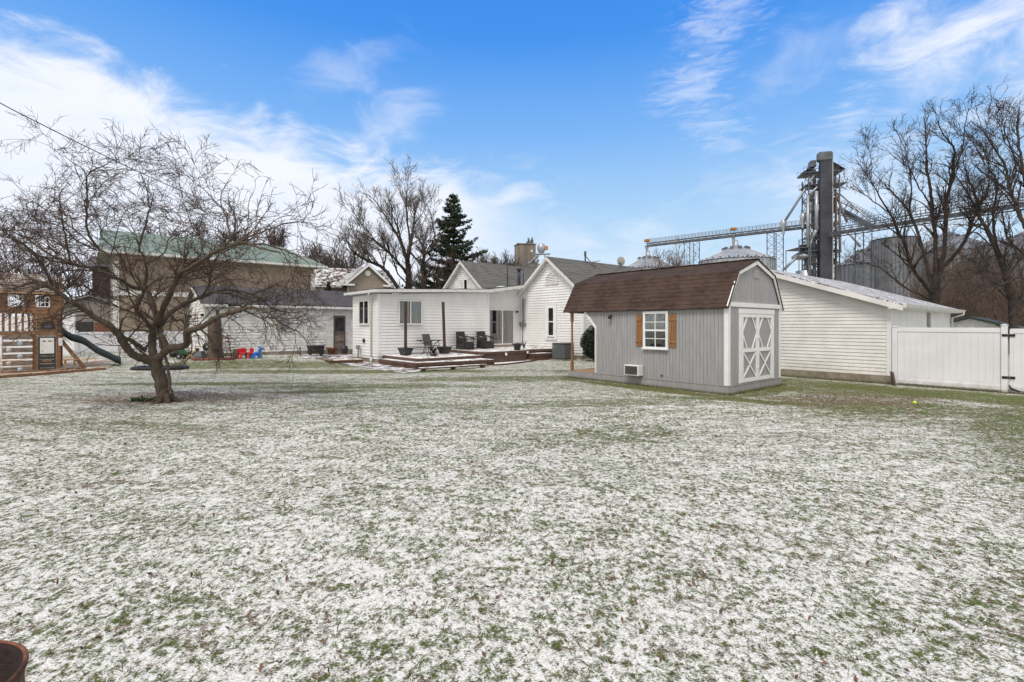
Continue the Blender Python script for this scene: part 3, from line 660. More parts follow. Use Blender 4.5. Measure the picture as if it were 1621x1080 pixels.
h = MB(); h.tube([(-.02, -.05, 1.66), (.0, -.06, 1.76), (.06, -.05, 1.80), (.16, -.04, 1.80)], .011, 6); h.build('latch', M_black, GT)
q = MB(); q.tube([(-.01, -.06, .22), (.03, -.06, .13), (.2, -.07, .06)], [.015, .03, .02], 6); q.build('drop_rod', M_black, GT)
bl = MB(); bl.lathe([(0.001, -.033), (.02, -.026), (.031, -.011), (.033, 0), (.031, .011), (.02, .026), (.001, .033)], (0, 0, .0), 16)
gb = G(1448, 639.5); b = bl.build('tennis_ball', M_ball); b.location = (gb.x, gb.y, .03); b.scale = (1.25, 1.25, 1.1); tag(b, 'bright yellow ball lying on the grass near the white fence', 'ball')

# ------------------------------------------------------------------ far fences on the left
def back_fence(name, label, a, b, z1, zb=0.0, n=3):
    a = Vector((a[0], a[1], 0)); b = Vector((b[0], b[1], 0)); d = b-a; L = d.length
    t = thing(name, label, 'fence', (a.x, a.y, zb), math.atan2(d.y, d.x))
    for i in range(n): fence_panel(t, L*i/n+.06, L*(i+1)/n-.06, .05, z1)
    for i in range(n+1): fence_post(t, L*i/n, z1+.04, .055)
    return t
gA = W(122, 0, 27.0); gB = W(352, 0, 31.5)
back_fence('low_vinyl_fence', 'low white vinyl fence in front of the tan building', (gA.x, gA.y), (gB.x, gB.y), 1.22, .22, 4)
gA = W(-190, 0, 22.6); gB = W(117, 0, 25.0)
back_fence('tall_vinyl_fence', 'tall white vinyl fence behind the wooden playset', (gA.x, gA.y), (gB.x, gB.y), 2.1, .18, 5)
# ------------------------------------------------------------------ house
HO = Vector((-6.34, 23.5, 0))
def H(x, y, z=0): return HO+U3*x+V3*y+Vector((0, 0, z))
HS = thing('house', 'white sided one storey house with grey gabled roofs and a flat roofed sunroom', 'house', HO, YAW)
def house():
    zt0, zt1 = 3.30, 3.66
    c = MB(); c.prism([(0, .2), (6.55, .2), (6.55, zt1), (0, zt0)], 3.0, 'y', 0); c.box(6.551, 9.42, .5, 3.2, .2, 3.9); c.build('sunroom_core', M_siding, HS)
    s = MB()
    s.lap((0, -.002, 0), (1, 0, 0), (0, 0, 1), [(0, .34), (6.55, .34), (6.55, zt1), (0, zt0)], .145, .034)
    s.lap((-.002, 0, 0), (0, -1, 0), (0, 0, 1), [(-3, .34), (0, .34), (0, zt0), (-3, zt0)], .145, .034)
    s.build('sunroom_wall', M_siding, HS)
    s = MB(); s.lap((0, .498, 0), (1, 0, 0), (0, 0, 1), [(6.56, .34), (9.43, .34), (9.43, 4.1), (6.56, 3.8)], .145, .034); s.add([(6.552, .0, .3), (6.552, .5, .3), (6.552, .5, 3.7), (6.552, 0, 3.66)], [(0, 1, 2, 3)]); s.build('door_wall', M_siding, HS)
    # gable wing
    x0, x1 = 9.43, 22.0; yr, hw, rz, sl = -2.0, 2.5, 5.58, .79; ez = rz-sl*hw
    c = MB(); c.prism([(yr-hw, .2), (yr+hw, .2), (yr+hw, ez), (yr, rz), (yr-hw, ez)], x1-x0, 'x', x0); c.build('wing_core', M_siding, HS)
    s = MB()
    s.lap((x0-.002, 0, 0), (0, -1, 0), (0, 0, 1), [(-(yr+hw), .34), (-(yr-hw), .34), (-(yr-hw), ez), (-yr, rz), (-(yr+hw), ez)], .145, .034)
    s.lap((0, yr-hw-.002, 0), (1, 0, 0), (0, 0, 1), [(x0, .34), (x1, .34), (x1, ez), (x0, ez)], .145, .034); s.build('wing_wall', M_siding, HS)
    f = MB(); f.box(.03, 9.4, .03, 3.0, -.3, .338); f.box(x0+.03, x1, yr-hw+.03, yr+hw, -.3, .338); f.build('foundation', M_conc, HS)
    t = MB()
    t.box(-.045, -.002, -.045, .08, .342, zt0); t.box(-.0015, .09, -.045, -.0025, .342, zt0); t.box(6.48, 6.58, -.045, -.0025, .342, zt1); t.box(6.552, 6.59, -.0015, .06, .342, zt1)
    t.box(x0-.046, x0-.002, yr-hw-.045, yr-hw+.09, .342, ez); t.box(x0-.0015, x0+.1, yr-hw-.045, yr-hw-.0025, .342, ez); t.box(x0-.03, x0-.002, .39, .475, .8, 3.6)
    build_split(t, 'corner_trim', M_trim, HS)
    # second, rear gable
    y2, h2, r2 = 6.6, 3.4, 6.18; e2 = r2-.8*h2
    c = MB(); c.prism([(y2-h2, .2), (y2+h2, .2), (y2+h2, e2), (y2, r2), (y2-h2, e2)], 12.5, 'x', x0); c.build('rear_core', M_siding_old, HS)
    s = MB(); s.lap((x0-.002, 0, 0), (0, -1, 0), (0, 0, 1), [(-(y2+h2), .34), (-(y2-h2), .34), (-(y2-h2), e2), (-y2, r2), (-(y2+h2), e2)], .14, .032); s.build('rear_gable_wall', M_siding_old, HS)
    # pitched roofs
    def gable_roof(yr, hw, rz, sl, xa, xb, name):
        ov = .30; r = MB()
        for sg in (1, -1):
            e = hw+ov
            pts = [(yr+sg*e, rz-sl*e+.03), (yr+sg*.0005, rz+.03), (yr+sg*.0005, rz+.11), (yr+sg*e, rz-sl*e+.11)]
            r.prism(pts, xb-xa, 'x', xa)
            A_ = Vector((xa, yr+sg*e, rz-sl*e+.112)); d = Vector((0, -sg*e, sl*e)); L = d.length
            if sg == -1: r.lap(A_, (1, 0, 0), d, [(0, 0), (xb-xa, 0), (xb-xa, L), (0, L)], .2, .014)
            else: r.lap((xb, A_.y, A_.z), (-1, 0, 0), d, [(0, 0), (xb-xa, 0), (xb-xa, L), (0, L)], .2, .014)
        ro = r.build(name, M_sh_grey, HS)
        t = MB()
        for sg in (1, -1):
            e = hw+ov
            t.prism([(yr+sg*e, rz-sl*e-.10), (yr, rz-.10), (yr, rz+.085), (yr+sg*e, rz-sl*e+.085)], .03, 'x', xa-.031)
            t.prism([(yr+sg*e, rz-sl*e-.04), (yr+sg*.001, rz-.04), (yr+sg*.001, rz-.02), (yr+sg*e, rz-sl*e-.02)], .27, 'x', xa)
        build_split(t, 'rake_trim', M_gutter, HS)
    gable_roof(yr, hw, rz, sl, x0-.32, x1, 'wing_roof'); gable_roof(y2, h2, r2, .8, x0-.3, x0+12.5, 'rear_roof')
    # low roof over sunroom and door
    r = MB(); th = .07
    def slab(pts, m, th=.07):
        n = len(pts); vs = [(x, y, z) for x, y, z in pts]+[(x, y, z-th) for x, y, z in pts]
        m.add(vs, [tuple(range(n)), tuple(reversed(range(n, 2*n)))]+[(k, n+k, n+(k+1) % n, (k+1) % n) for k in range(n)])
    slab([(-.3, -.3, 3.54), (6.4, -.3, 3.83), (6.4, 3.4, 3.83), (-.3, 3.4, 3.54)], r); slab([(6.4, -.3, 3.832), (8.95, -.3, 4.20), (8.95, 3.6, 4.20), (6.4, 3.6, 3.832)], r); r.box(8.951, 9.6, .5, 3.6, 4.0, 4.19)
    slab([(9.61, .7, 4.2), (21, .7, 4.2), (21, 3.2, 4.2), (9.61, 3.2, 4.2)], r)
    r.build('low_roof', mat('dark_membrane_roof', (.035, .035, .038), .8, .2, 2), HS)
    g = MB()
    slab([(-.34, -.34, 3.50), (6.4, -.34, 3.79), (6.4, -.302, 3.79), (-.34, -.302, 3.50)], g, .15); slab([(-.34, -.3, 3.50), (-.302, -.3, 3.50), (-.302, 3.4, 3.50), (-.34, 3.4, 3.50)], g, .13); slab([(6.401, -.342, 3.80), (8.95, -.342, 4.17), (8.95, -.302, 4.17), (6.401, -.302, 3.80)], g, .17)
    slab([(-.29, -.3, 3.40), (6.4, -.3, 3.69), (6.4, 0, 3.69), (-.29, 0, 3.40)], g, .02); slab([(-.29, .001, 3.40), (0, .001, 3.40), (0, 3.3, 3.40), (-.29, 3.3, 3.40)], g, .02); slab([(6.401, -.3, 3.70), (8.95, -.3, 4.06), (8.95, .49, 4.06), (6.401, .49, 3.70)], g, .02)
    build_split(g, 'fascia', M_gutter, HS)
    d = MB(); d.tube([(-.31, .3, 3.36), (-.31, .42, 3.28), (-.07, .62, 3.12), (-.07, .64, .22)], .045, 8); d.tube([(-.07, .64, .26), (-.07, .64, .02)], .062, 8); d.build('downspout', M_gutter, HS)
    sn = MB()
    for (x, y, a, b) in ((10.9, 2.0, 1.3, .5), (10.0, 2.7, .8, .3), (12.4, 1.8, 1.2, .45)): sn.lathe([(1, 0), (.85, .07), (.5, .12), (.001, .14)], (x, y, 4.2), 18, a, b)
    build_split(sn, 'roof_snow', M_snow, HS)
    for (x, y, z0, z1, rr, mt) in ((10.65, 2.1, 4.2, 5.35, .10, M_navy), (10.1, 2.6, 4.0, 6.15, .035, M_navy), (11.2, 2.3, 4.2, 5.6, .025, M_black)):
        p = MB(); p.tube([(x, y, z0), (x, y, z1)], rr, 10)
        if rr > .08: p.lathe([(.001, .16), (.19, .10), (.20, .04), (.1, .0)], (x, y, z1), 14); p.lathe([(.16, 0), (.11, .12)], (x, y, z0), 14)
        p.build('vent_pipe' if rr > .08 else 'roof_pole', mt, HS)
    # windows
    window_unit(HS, 1.08, 2.27, 1.90, 3.0, rotz(0, 0, -.036), .05, mull=((.5, .05),), curtain=drape(M_curt, ((0, .45), (.5, 1.0))), proud=.05)
    window_unit(HS, -2.07, -1.0, 1.90, 3.0, FACE_X(-.036, 0), .05, mull=((.5, .05),), curtain=drape(M_curt, ((.5, 1.0),)), proud=.05)
    yc = -2.13
    w = window_unit(HS, -yc-.2, -yc+.2, 1.25, 2.78, FACE_X(x0-.036, 0), .07, rails=((.5, .06),), curtain=drape(mat('dim_curtain', (.16, .16, .16), .9, .2, 14), ((0, 1),), .0, .45), proud=.06)
    t = MB(); m = .14
    t.box(-yc-.2-m-.1, -yc-.2-.071, -.05, 0, 1.08, 2.98); t.box(-yc+.2+.071, -yc+.2+m+.1, -.05, 0, 1.08, 2.98); t.box(-yc-.46, -yc+.46, -.056, 0, 2.981, 3.06, bev=.006); t.box(-yc-.46, -yc+.46, -.056, 0, 1.0, 1.078, bev=.006); t.box(-yc-.269, -yc+.269, -.05, 0, 2.852, 2.98)
    t.build('window_casing', M_trim, w)
    window_unit(HS, -6.45, -6.1, 4.25, 4.95, FACE_X(x0-.036, 0), .07, proud=.05, dark=mat('brown_blind', (.10, .07, .05), .9))
    window_unit(HS, 6.99, 8.75, .74, 2.68, rotz(0, 0, .464), .06, mull=((.53, .07),), curtain=drape(M_curt_br, ((.33, .50), (.72, .98))), proud=.06, name='patio_door', sill=False)
    s = MB(); s.box(6.9, 8.95, .30, .42, .56, .62, bev=.01); s.build('door_sill', M_floor, HS)
    # half round gable vent
    v = MB(); yv, zv, rv = -2.15, 4.15, .50
    arc = [(math.cos(R(a))*rv, math.sin(R(a))*rv*1.25) for a in range(0, 181, 12)]; arc = [(p[0], p[1] if abs(p[0]) < rv*.99 else 0) for p in arc]
    for (p, q) in zip(arc, arc[1:]): v.bar((x0-.055, yv+p[0], zv+p[1]), (x0-.055, yv+q[0], zv+q[1]), .06, .07)
    v.box(x0-.085, x0-.022, yv-rv-.02, yv+rv+.02, zv-.05, zv+.01)
    for i in range(6):
        z = zv+.03+i*.09; hwv = rv*math.sqrt(max(0, 1-((z-zv)/(rv*1.25))**2))
        v.add([(x0-.036, yv-hwv, z+.07), (x0-.036, yv+hwv, z+.07), (x0-.078, yv+hwv, z), (x0-.078, yv-hwv, z)], [(0, 1, 2, 3)])
    v.build('gable_vent', M_siding_old, HS)
    # utilities on the wing wall
    p = MB(); p.tube([(x0-.08, .25, 3.4), (x0-.08, .22, 1.95)], .035, 8); p.tube([(x0-.06, .08, 3.4), (x0-.06, .08, 1.9)], .012, 6); p.tube([(x0-.06, .3, 1.85), (x0-.06, .3, .6)], .02, 6); p.build('conduit', M_galv_dk, HS)
    for (y, z, w_, h_) in ((.33, 1.88, .2, .22), (.1, 1.85, .2, .18)):
        p = MB(); p.box(x0-.20, x0-.024, y-w_/2, y+w_/2, z-h_/2, z+h_/2, bev=.02); p.tube([(x0-.21, y, z+.02), (x0-.26, y, z+.02)], .06, 12); p.build('meter', mat('meter_grey', (.25, .24, .18), .6, .3, 20), HS)
    l = MB(); l.lathe([(.001, .06), (.08, .03), (.09, -.06)], (9.0, .36, 2.62), 12); l.tube([(9.0, .48, 2.62), (9.0, .36, 2.66)], .02, 6); lo = l.build('porch_lamp', M_black, HS)
    l = MB(); l.lathe([(.06, -.05), (.05, -.12), (.001, -.14)], (9.0, .36, 2.62), 12); l.build('lamp_glass', M_white, lo)
    l = MB(); l.box(x0-.32, x0-.25, .56, .66, 3.36, 3.46, bev=.01); l.build('eave_lamp', M_black, HS)
    v = MB(); v.box(-.10, -.022, 1.45, 1.62, .95, 1.15, bev=.02); v.build('dryer_vent', M_black, HS)
    v = MB(); v.box(-.24, -.12, 1.85, 2.1, .62, .82, bev=.015); v.tube([(-.18, 1.95, .62), (-.18, 1.95, .0)], .045, 8); v.build('utility_box', mat('grey_box', (.25, .25, .25), .6), HS)
house()
# things on the wing roof
def on_ridge(x, dy=0.0, z=5.70): return H(x, -2.0+dy, z)
t = thing('antenna_mount', 'old dark antenna bracket with a thin arm on the wing ridge', 'antenna', on_ridge(12.4), YAW)
m = MB(); m.tube([(0, 0, -.12), (0, 0, .52)], .045, 8); m.tube([(0, 0, .3), (.1, -.7, -.42)], .03, 6); m.box(-.06, .06, -.05, .05, .28, .58, bev=.01); m.build('mast', M_galv_dk, t)
m = MB(); m.box(-.07, .09, -.15, .03, -.22, -.05, bev=.02); m.tube([(0, -.05, -.14), (1.1, -.25, .08)], .018, 6); m.build('arm', M_black, t)
t = thing('satellite_dish', 'small pale satellite dish on the grey ridge above the shed roof', 'satellite dish', on_ridge(15.6, -.3, 5.5), YAW)
m = MB(); vs = []; n = 20
for i in range(5):
    r = .30*i/4
    vs += [(r*math.cos(2*math.pi*k/n)*.85, .35*r*r, r*math.sin(2*math.pi*k/n)) for k in range(n)]
m.add(vs, [(i*n+k, i*n+(k+1) % n, (i+1)*n+(k+1) % n, (i+1)*n+k) for i in range(4) for k in range(n)], True)
d = m.build('dish', M_dish, t); d.location = (0, .1, .42); d.rotation_euler = (R(20), 0, R(-60))
m = MB(); m.tube([(0, .15, -.25), (0, .15, .38)], .03, 8); m.tube([(-.02, .15, .2), (-.42, -.15, .22)], .018, 6); m.box(-.48, -.38, -.2, -.1, .18, .28); m.build('bracket', M_galv_dk, t)

# ------------------------------------------------------------------ deck
DK = thing('wooden_deck', 'brown stained wooden deck of three snow dusted levels against the house', 'deck', HO, YAW)
def deck():
    def level(poly, z1, z0, name, board=.14, fascia=.10, low=-.1):
        m = MB(); n = len(poly); vs = [(x, y, z1) for x, y in poly]+[(x, y, z1-.035) for x, y in poly]
        m.add(vs, [tuple(range(n)), tuple(reversed(range(n, 2*n)))]+[(k, n+k, n+(k+1) % n, (k+1) % n) for k in range(n)]); top = m.build(name, M_decktop, DK)
        s = MB(); cx = sum(p[0] for p in poly)/n; cy = sum(p[1] for p in poly)/n
        for k in range(n):
            a = Vector((*poly[k], 0)); b = Vector((*poly[(k+1) % n], 0)); d = (b-a); L = d.length; d.normalize(); nn = Vector((d.y, -d.x, 0))
            a = a-nn*.03
            s.grooved(a, d, (0, 0, 1), [(.0, low), (L, low), (L, z1-.1), (0, z1-.1)], board, .006, .012)
            s.lap(a+nn*.02, d, (0, 0, 1), [(-.03, z1-.13), (L+.03, z1-.13), (L+.03, z1-.036), (-.03, z1-.036)], .2, .006)
        s.build('skirting', M_deck, DK)
    level([(-.2, -4.0), (3.6, -4.35), (3.6, -3.0), (.3, -.5), (-.2, -.5)][:2]+[(3.62, -3.0), (-.2, -3.0)], .27, 0, 'lower_step')
    level([(-.2, -3.02), (.4, -3.02), (.4, -.5), (-.2, -.5)], .262, 0, 'side_step')
    level([(.2, -3.42), (3.86, -3.2), (3.86, -.03), (.2, -.03)], .40, 0, 'middle_platform')
    level([(3.85, -3.32), (6.55, -3.2), (6.62, -2.75), (8.6, -2.85), (9.38, -2.9), (9.38, .45), (6.6, .45), (6.56, -.04), (3.85, -.04)], .55, 0, 'upper_platform')
    level([(7.0, -3.35), (8.2, -3.45), (8.2, -2.9), (7.0, -2.82)], .36, 0, 'small_step')
    for (x, y) in ((5.1, -3.30), (6.95, -2.80)):
        l = MB(); l.box(x-.07, x+.07, y-.07, y-.012, .40, .47, bev=.02); l.lathe([(.05, -.06), (.06, 0), (.001, .0)], (x, y-.05, .40), 10); l.build('deck_light', M_white, DK)
deck()
t = thing('loose_plank_step', 'loose snowy plank step lying on the lawn before the deck', 'step', H(-.5, -4.95), YAW-R(3))
m = MB(); m.box(0, 3.1, 0, .30, .11, .15, bev=.006); m.build('tread', M_decktop, t)
m = MB(); m.box(.1, .2, .03, .27, -.02, .109); m.box(2.9, 3.0, .03, .27, -.02, .109); m.box(1.45, 1.55, .03, .27, -.02, .109); m.build('riser', M_deck, t)
# square posts standing in pots
def post_pot(x, y, z, top, lean, plab, tlab, grp):
    t = thing('planter_pot', plab, 'planter', H(x, y, z), YAW+R(12))
    m = MB(); w0, w1, h = .17, .25, .34
    def sq(w, z): return [(-w, -w, z), (w, -w, z), (w, w, z), (-w, w, z)]
    m.add(sq(w0, 0)+sq(w1, h-.05)+sq(w1+.02, h-.05)+sq(w1+.02, h)+sq(w1-.03, h)+sq(w1-.04, h-.05),
          [(3, 2, 1, 0)]+[(i*4+k, i*4+(k+1) % 4, (i+1)*4+(k+1) % 4, (i+1)*4+k) for i in range(5) for k in range(4)]+[(20, 21, 22, 23)]); m.build('tub', M_pot, t)
    p = thing('wooden_post', tlab, 'post', H(x, y, z+h-.05), YAW, grp)
    q = MB(); q.box(-.055, .055, -.055, .055, 0, top-z-h+.05, bev=.006); a = q.build('timber', M_post, p); a.rotation_euler = (0, R(lean), 0)
post_pot(.95, -.9, .41, 2.95, 0, 'black square tub holding the left wooden post on the deck', 'tall dark wooden post before the sunroom window', 'deck posts')
post_pot(3.05, -1.0, .41, 2.98, -2.2, 'black square tub holding the right wooden post beside the chair', 'slightly leaning dark wooden post right of the patio table', 'deck posts')
# glass patio table
t = thing('patio_table', 'round glass patio table with curved black legs on the deck', 'table', H(1.85, -1.55, .405), YAW)
m = MB(); m.lathe([(.001, .70), (.60, .70), (.615, .705), (.60, .712), (.001, .712)], n=32); m.build('table_top', M_glass, t)
m = MB(); m.tube([(.615*math.cos(a*math.pi/16), .615*math.sin(a*math.pi/16), .705) for a in range(33)], .014, 6); m.build('rim', M_black, t)
for k in range(4):
    a = R(45+90*k); c, s = math.cos(a), math.sin(a)
    m = MB(); m.tube([(.52*c, .52*s, .69), (.36*c, .36*s, .62), (.2*c, .2*s, .45), (.14*c, .14*s, .28), (.24*c, .24*s, .12), (.42*c, .42*s, .0)], .017, 6); m.build('leg', M_black, t)
# sling chair
def sling_chair(loc, rz, label):
    t = thing('sling_chair', label, 'chair', loc, rz)
    m = MB(); m.add([(-.23, -.22, .43), (.23, -.22, .43), (.23, .22, .40), (-.23, .22, .40), (-.23, -.22, .415), (.23, -.22, .415), (.23, .22, .385), (-.23, .22, .385)], [(0, 1, 2, 3), (7, 6, 5, 4), (0, 4, 5, 1), (1, 5, 6, 2), (2, 6, 7, 3), (3, 7, 4, 0)]); m.build('seat', M_sling, t)
    m = MB(); m.add([(-.23, .22, .42), (.23, .22, .42), (.23, .38, .98), (-.23, .38, .98), (-.23, .24, .42), (.23, .24, .42), (.23, .40, .98), (-.23, .40, .98)], [(0, 1, 2, 3), (7, 6, 5, 4), (0, 4, 5, 1), (1, 5, 6, 2), (2, 6, 7, 3), (3, 7, 4, 0)]); m.build('backrest', M_sling, t)
    for sx in (-1, 1):
        x = sx*.26
        m = MB(); m.tube([(x, -.30, 0), (x, -.26, .40), (x, -.24, .62), (x, -.1, .66), (x, .22, .62), (x, .30, .64)], .014, 6); m.tube([(x, .34, 0), (x, .18, .38), (x, .24, .45), (x, .39, .99)], .014, 6); m.tube([(x, -.25, .42), (x, .2, .40)], .012, 6); m.build('side_frame', M_black, t)
    return t
sling_chair(H(2.45, -.75, .405), YAW+R(18), 'grey sling chair behind the round patio table')
# wicker armchairs
def wicker(loc, rz, label):
    t = thing('wicker_armchair', label, 'chair', loc, rz, 'black wicker armchairs on the upper deck')
    m = MB(); m.box(-.29, .29, -.34, .22, .02, .36, bev=.015); m.build('seat_base', M_wicker, t)
    m = MB(); m.box(-.26, .26, -.32, .2, .361, .40, bev=.015); m.build('seat', M_wicker, t)
    m = MB()
    pr = [(.20, .36), (.26, .62), (.34, .92), (.40, .93), (.34, .60), (.27, .30)]
    m.prism([(a, b) for a, b in pr], .56, 'x', -.28); m.build('backrest', M_wicker, t)
    for s in (-1, 1):
        m = MB(); x = s*.33
        m.tube([(x, .30, .70), (x, .1, .66), (x, -.2, .60), (x, -.34, .60), (x, -.36, .52)], [.03, .035, .038, .04, .03], 8); m.build('armrest', M_wicker, t)
        for y in (-.32, .26):
            m = MB(); m.tube([(x, y, 0), (x, y, .60 if y < 0 else .66)], .028, 8); m.build('leg', M_wicker, t)
        m = MB()
        for k in range(7): m.tube([(x, -.28+k*.085, .22), (x, -.28+k*.085, .6)], .006, 5)
        m.box(x-.012, x+.012, -.30, .26, .05, .34); m.build('side_panel', M_wicker, t)
    return t
wicker(H(4.5, -.66, .555), YAW+R(6), 'black wicker armchair nearest the leaning wooden post'); wicker(H(5.85, -.62, .555), YAW+R(2), 'black wicker armchair beside the patio door')
t = thing('side_table', 'small dark glass side table between the wicker armchairs', 'table', H(5.17, -.45, .555), YAW)
m = MB(); m.box(-.22, .22, -.22, .22, .56, .575); m.build('table_top', M_glass, t)
for sx in (-1, 1):
    for sy in (-1, 1): m = MB(); m.tube([(sx*.2, sy*.2, .56), (sx*.2, sy*.2, 0)], .014, 6); m.build('leg', M_black, t)
m = MB(); m.box(-.23, .23, -.23, -.21, .54, .559); m.box(-.23, .23, .21, .23, .54, .559); m.box(-.18, .18, -.18, .18, .2, .21); m.build('frame', M_black, t)
m = MB(); m.box(-.75, .75, -.3, .3, 0, .012, bev=.004); o = m.build('door_mat', mat('grey_mat', (.10, .10, .11), .9, .2, 10, snow=.7)); o.location = H(5.6, -1.65, .556); o.rotation_euler = (0, 0, YAW-R(8)); tag(o, 'dark mat lying in the snow before the armchairs', 'mat')
# round pot with handles
def twigplant(n, h, spread, r, seed, z0=0.0):
    rr = random.Random(seed); m = MB()
    for i in range(n):
        a = rr.uniform(0, 6.28); e = rr.uniform(.3, 1)*spread; hh = h*rr.uniform(.5, 1)
        m.tube([(0, 0, z0), (math.cos(a)*e*.4, math.sin(a)*e*.4, z0+hh*.6), (math.cos(a)*e*.8, math.sin(a)*e*.8, z0+hh), (math.cos(a)*e, math.sin(a)*e, z0+hh*rr.uniform(.6, .95))], [r, r*.8, r*.6, r*.3], 4)
    return m
t = thing('round_planter', 'round black planter with dead stems at the deck edge by the patio door', 'planter', H(6.15, -2.95, .555), YAW)
m = MB(); m.lathe([(.001, 0), (.15, 0), (.21, .27), (.245, .275), (.25, .33), (.22, .335), (.20, .28), (.001, .28)], n=24)
for s in (-1, 1): m.tube([(s*.245, -.05, .29), (s*.29, -.04, .31), (s*.29, .04, .31), (s*.245, .05, .29)], .014, 6)
m.build('pot', M_pot, t); twigplant(14, .14, .16, .006, 4, .27).build('dead_stems', M_twig, t)
m = twigplant(16, .5, .3, .008, 9); o = m.build('wire_stand', M_black); o.location = H(7.2, -2.3, .555); tag(o, 'curly black wire plant holder behind the round planter', 'plant holder')
t = thing('spiky_plant', 'dark dried spiky plant in a brown bowl before the glass table', 'plant', H(1.6, -2.35, .405), YAW)
twigplant(46, .42, .34, .010, 12, .1).build('fronds', mat('dry_fronds', (.035, .028, .022), .8, .3, 8), t)
m = MB(); m.lathe([(.001, 0), (.12, 0), (.2, .11), (.19, .12), (.001, .1)], n=20); m.build('bowl', M_deck, t)
t = thing('low_bench_frame', 'low black metal rail frame along the wall behind the table', 'frame', H(1.3, -.25, .405), YAW)
m = MB(); m.tube([(0, 0, .02), (2.0, 0, .02)], .014, 6); m.tube([(0, 0, .29), (1.6, 0, .29)], .018, 6); m.tube([(0, 0, .02), (0, 0, .29)], .014, 6); m.tube([(1.6, 0, .02), (1.6, 0, .29)], .014, 6); m.build('rails', M_black, t)
# condenser unit
t = thing('condenser_unit', 'dark grey outdoor condenser box beside the deck', 'air conditioner', H(8.35, -4.05, 0), YAW+R(4))
m = MB(); m.box(-.40, .40, -.40, .40, .06, .86, bev=.03); m.build('casing', M_acgrey, t)
m = MB()
for k in range(11):
    a = -.36+k*.072
    m.box(a-.022, a+.022, -.415, -.4005, .14, .80); m.box(-.415, -.4005, a-.022, a+.022, .14, .80)
m.build('louvre', mat('condenser_slats', (.13, .14, .15), .5), t)
m = MB(); m.box(-.42, .42, -.42, .42, .861, .90, bev=.015); m.build('top_cover', M_acgrey, t); m = MB(); m.box(-.5, .5, -.5, .5, -.03, .059); m.build('pad', M_conc, t)
m = MB(); m.box(-.43, -.416, .18, .32, .68, .74); m.build('badge', M_galv, t)
# folding chair by the bush
t = thing('metal_garden_chair', 'thin dark metal garden chair beside the round bush', 'chair', H(8.9, -5.15, 0), YAW+R(-60))
m = MB(); m.lathe([(.001, .42), (.2, .42), (.2, .44), (.001, .44)], n=18); m.build('seat', M_black, t)
m = MB()
for k in range(5): m.tube([(-.16+k*.08, .19, .5), (-.16+k*.08, .25, .9)], .008, 5)
m.tube([(-.19, .16, .42), (-.2, .26, .93), (.2, .26, .93), (.19, .16, .42)], .012, 6); m.build('backrest', M_galv_dk, t)
for sx in (-1, 1):
    for sy in (-1, 1): m = MB(); m.tube([(sx*.15, sy*.15, .42), (sx*.21, sy*.23, 0)], .012, 6); m.build('leg', M_black, t)

def leaf_cloud(centers, size, seed, mat_, name, parent, cards=None, squash=1.0):
    """many leaf-sized faces; centers: (N,3) array of positions"""
    rg = np.random.default_rng(seed); C = np.asarray(centers, dtype=float); n = len(C)
    s = size*(.6+.8*rg.random(n)); a = rg.normal(size=(n, 3)); a /= np.linalg.norm(a, axis=1)[:, None]
    b = rg.normal(size=(n, 3)); b -= a*(a*b).sum(1)[:, None]; b /= np.linalg.norm(b, axis=1)[:, None]
    P = np.empty((n, 4, 3)); P[:, 0] = C-a*s[:, None]; P[:, 1] = C+b*s[:, None]*.45; P[:, 2] = C+a*s[:, None]; P[:, 3] = C-b*s[:, None]*.45
    me = bpy.data.meshes.new(name); me.vertices.add(n*4); me.vertices.foreach_set('co', P.ravel())
    me.loops.add(n*4); me.loops.foreach_set('vertex_index', np.arange(n*4, dtype=np.int32))
    me.polygons.add(n); me.polygons.foreach_set('loop_start', np.arange(0, n*4, 4, dtype=np.int32)); me.polygons.foreach_set('loop_total', np.full(n, 4, dtype=np.int32))
    me.update(); me.validate(); me.materials.append(mat_); o = link(bpy.data.objects.new(name, me)); o.parent = parent; return o
def bush(name, label, cat, loc, rx, rz_, zc, seed, m_, n=9000, taper=0.0, size=.045):
    rg = np.random.default_rng(seed); t = thing(name, label, cat, loc, 0)
    d = rg.normal(size=(n, 3)); d /= np.linalg.norm(d, axis=1)[:, None]; r = .72+.3*rg.random(n)
    lump = 1+.10*np.sin(d[:, 0]*7+1)*np.sin(d[:, 2]*6+d[:, 1]*5)
    P = d*(r*lump)[:, None]*np.array([rx, rx, rz_]); 
    if taper: P[:, :2] *= (1-taper*(P[:, 2]+rz_)/(2*rz_))[:, None]
    P[:, 2] += zc
    leaf_cloud(P, size, seed, m_, 'foliage', t)
    s = MB()
    for k in range(7):
        a = k*.9; s.tube([(0, 0, -.05), (math.cos(a)*rx*.3, math.sin(a)*rx*.3, zc*.7), (math.cos(a)*rx*.5, math.sin(a)*rx*.5, zc+rz_*.3)], [.03, .02, .008], 5)
    s.build('stems', M_bark, t)
    c = MB(); c.lathe([(.001, zc-rz_*.66)]+[(rx*.66*math.sin(q*math.pi/10)*(1-taper*(1-math.cos(q*math.pi/10))/2), zc-rz_*.66*math.cos(q*math.pi/10)) for q in range(1, 10)]+[(.001, zc+rz_*.66)], n=20); c.build('inner_foliage', M_bush if m_ is not M_arb else M_arb, t)
    return t
bush('round_bush', 'dark round evergreen bush at the house corner behind the shed porch', 'bush', H(9.0, -5.75), .78, .85, .93, 4, M_bush)
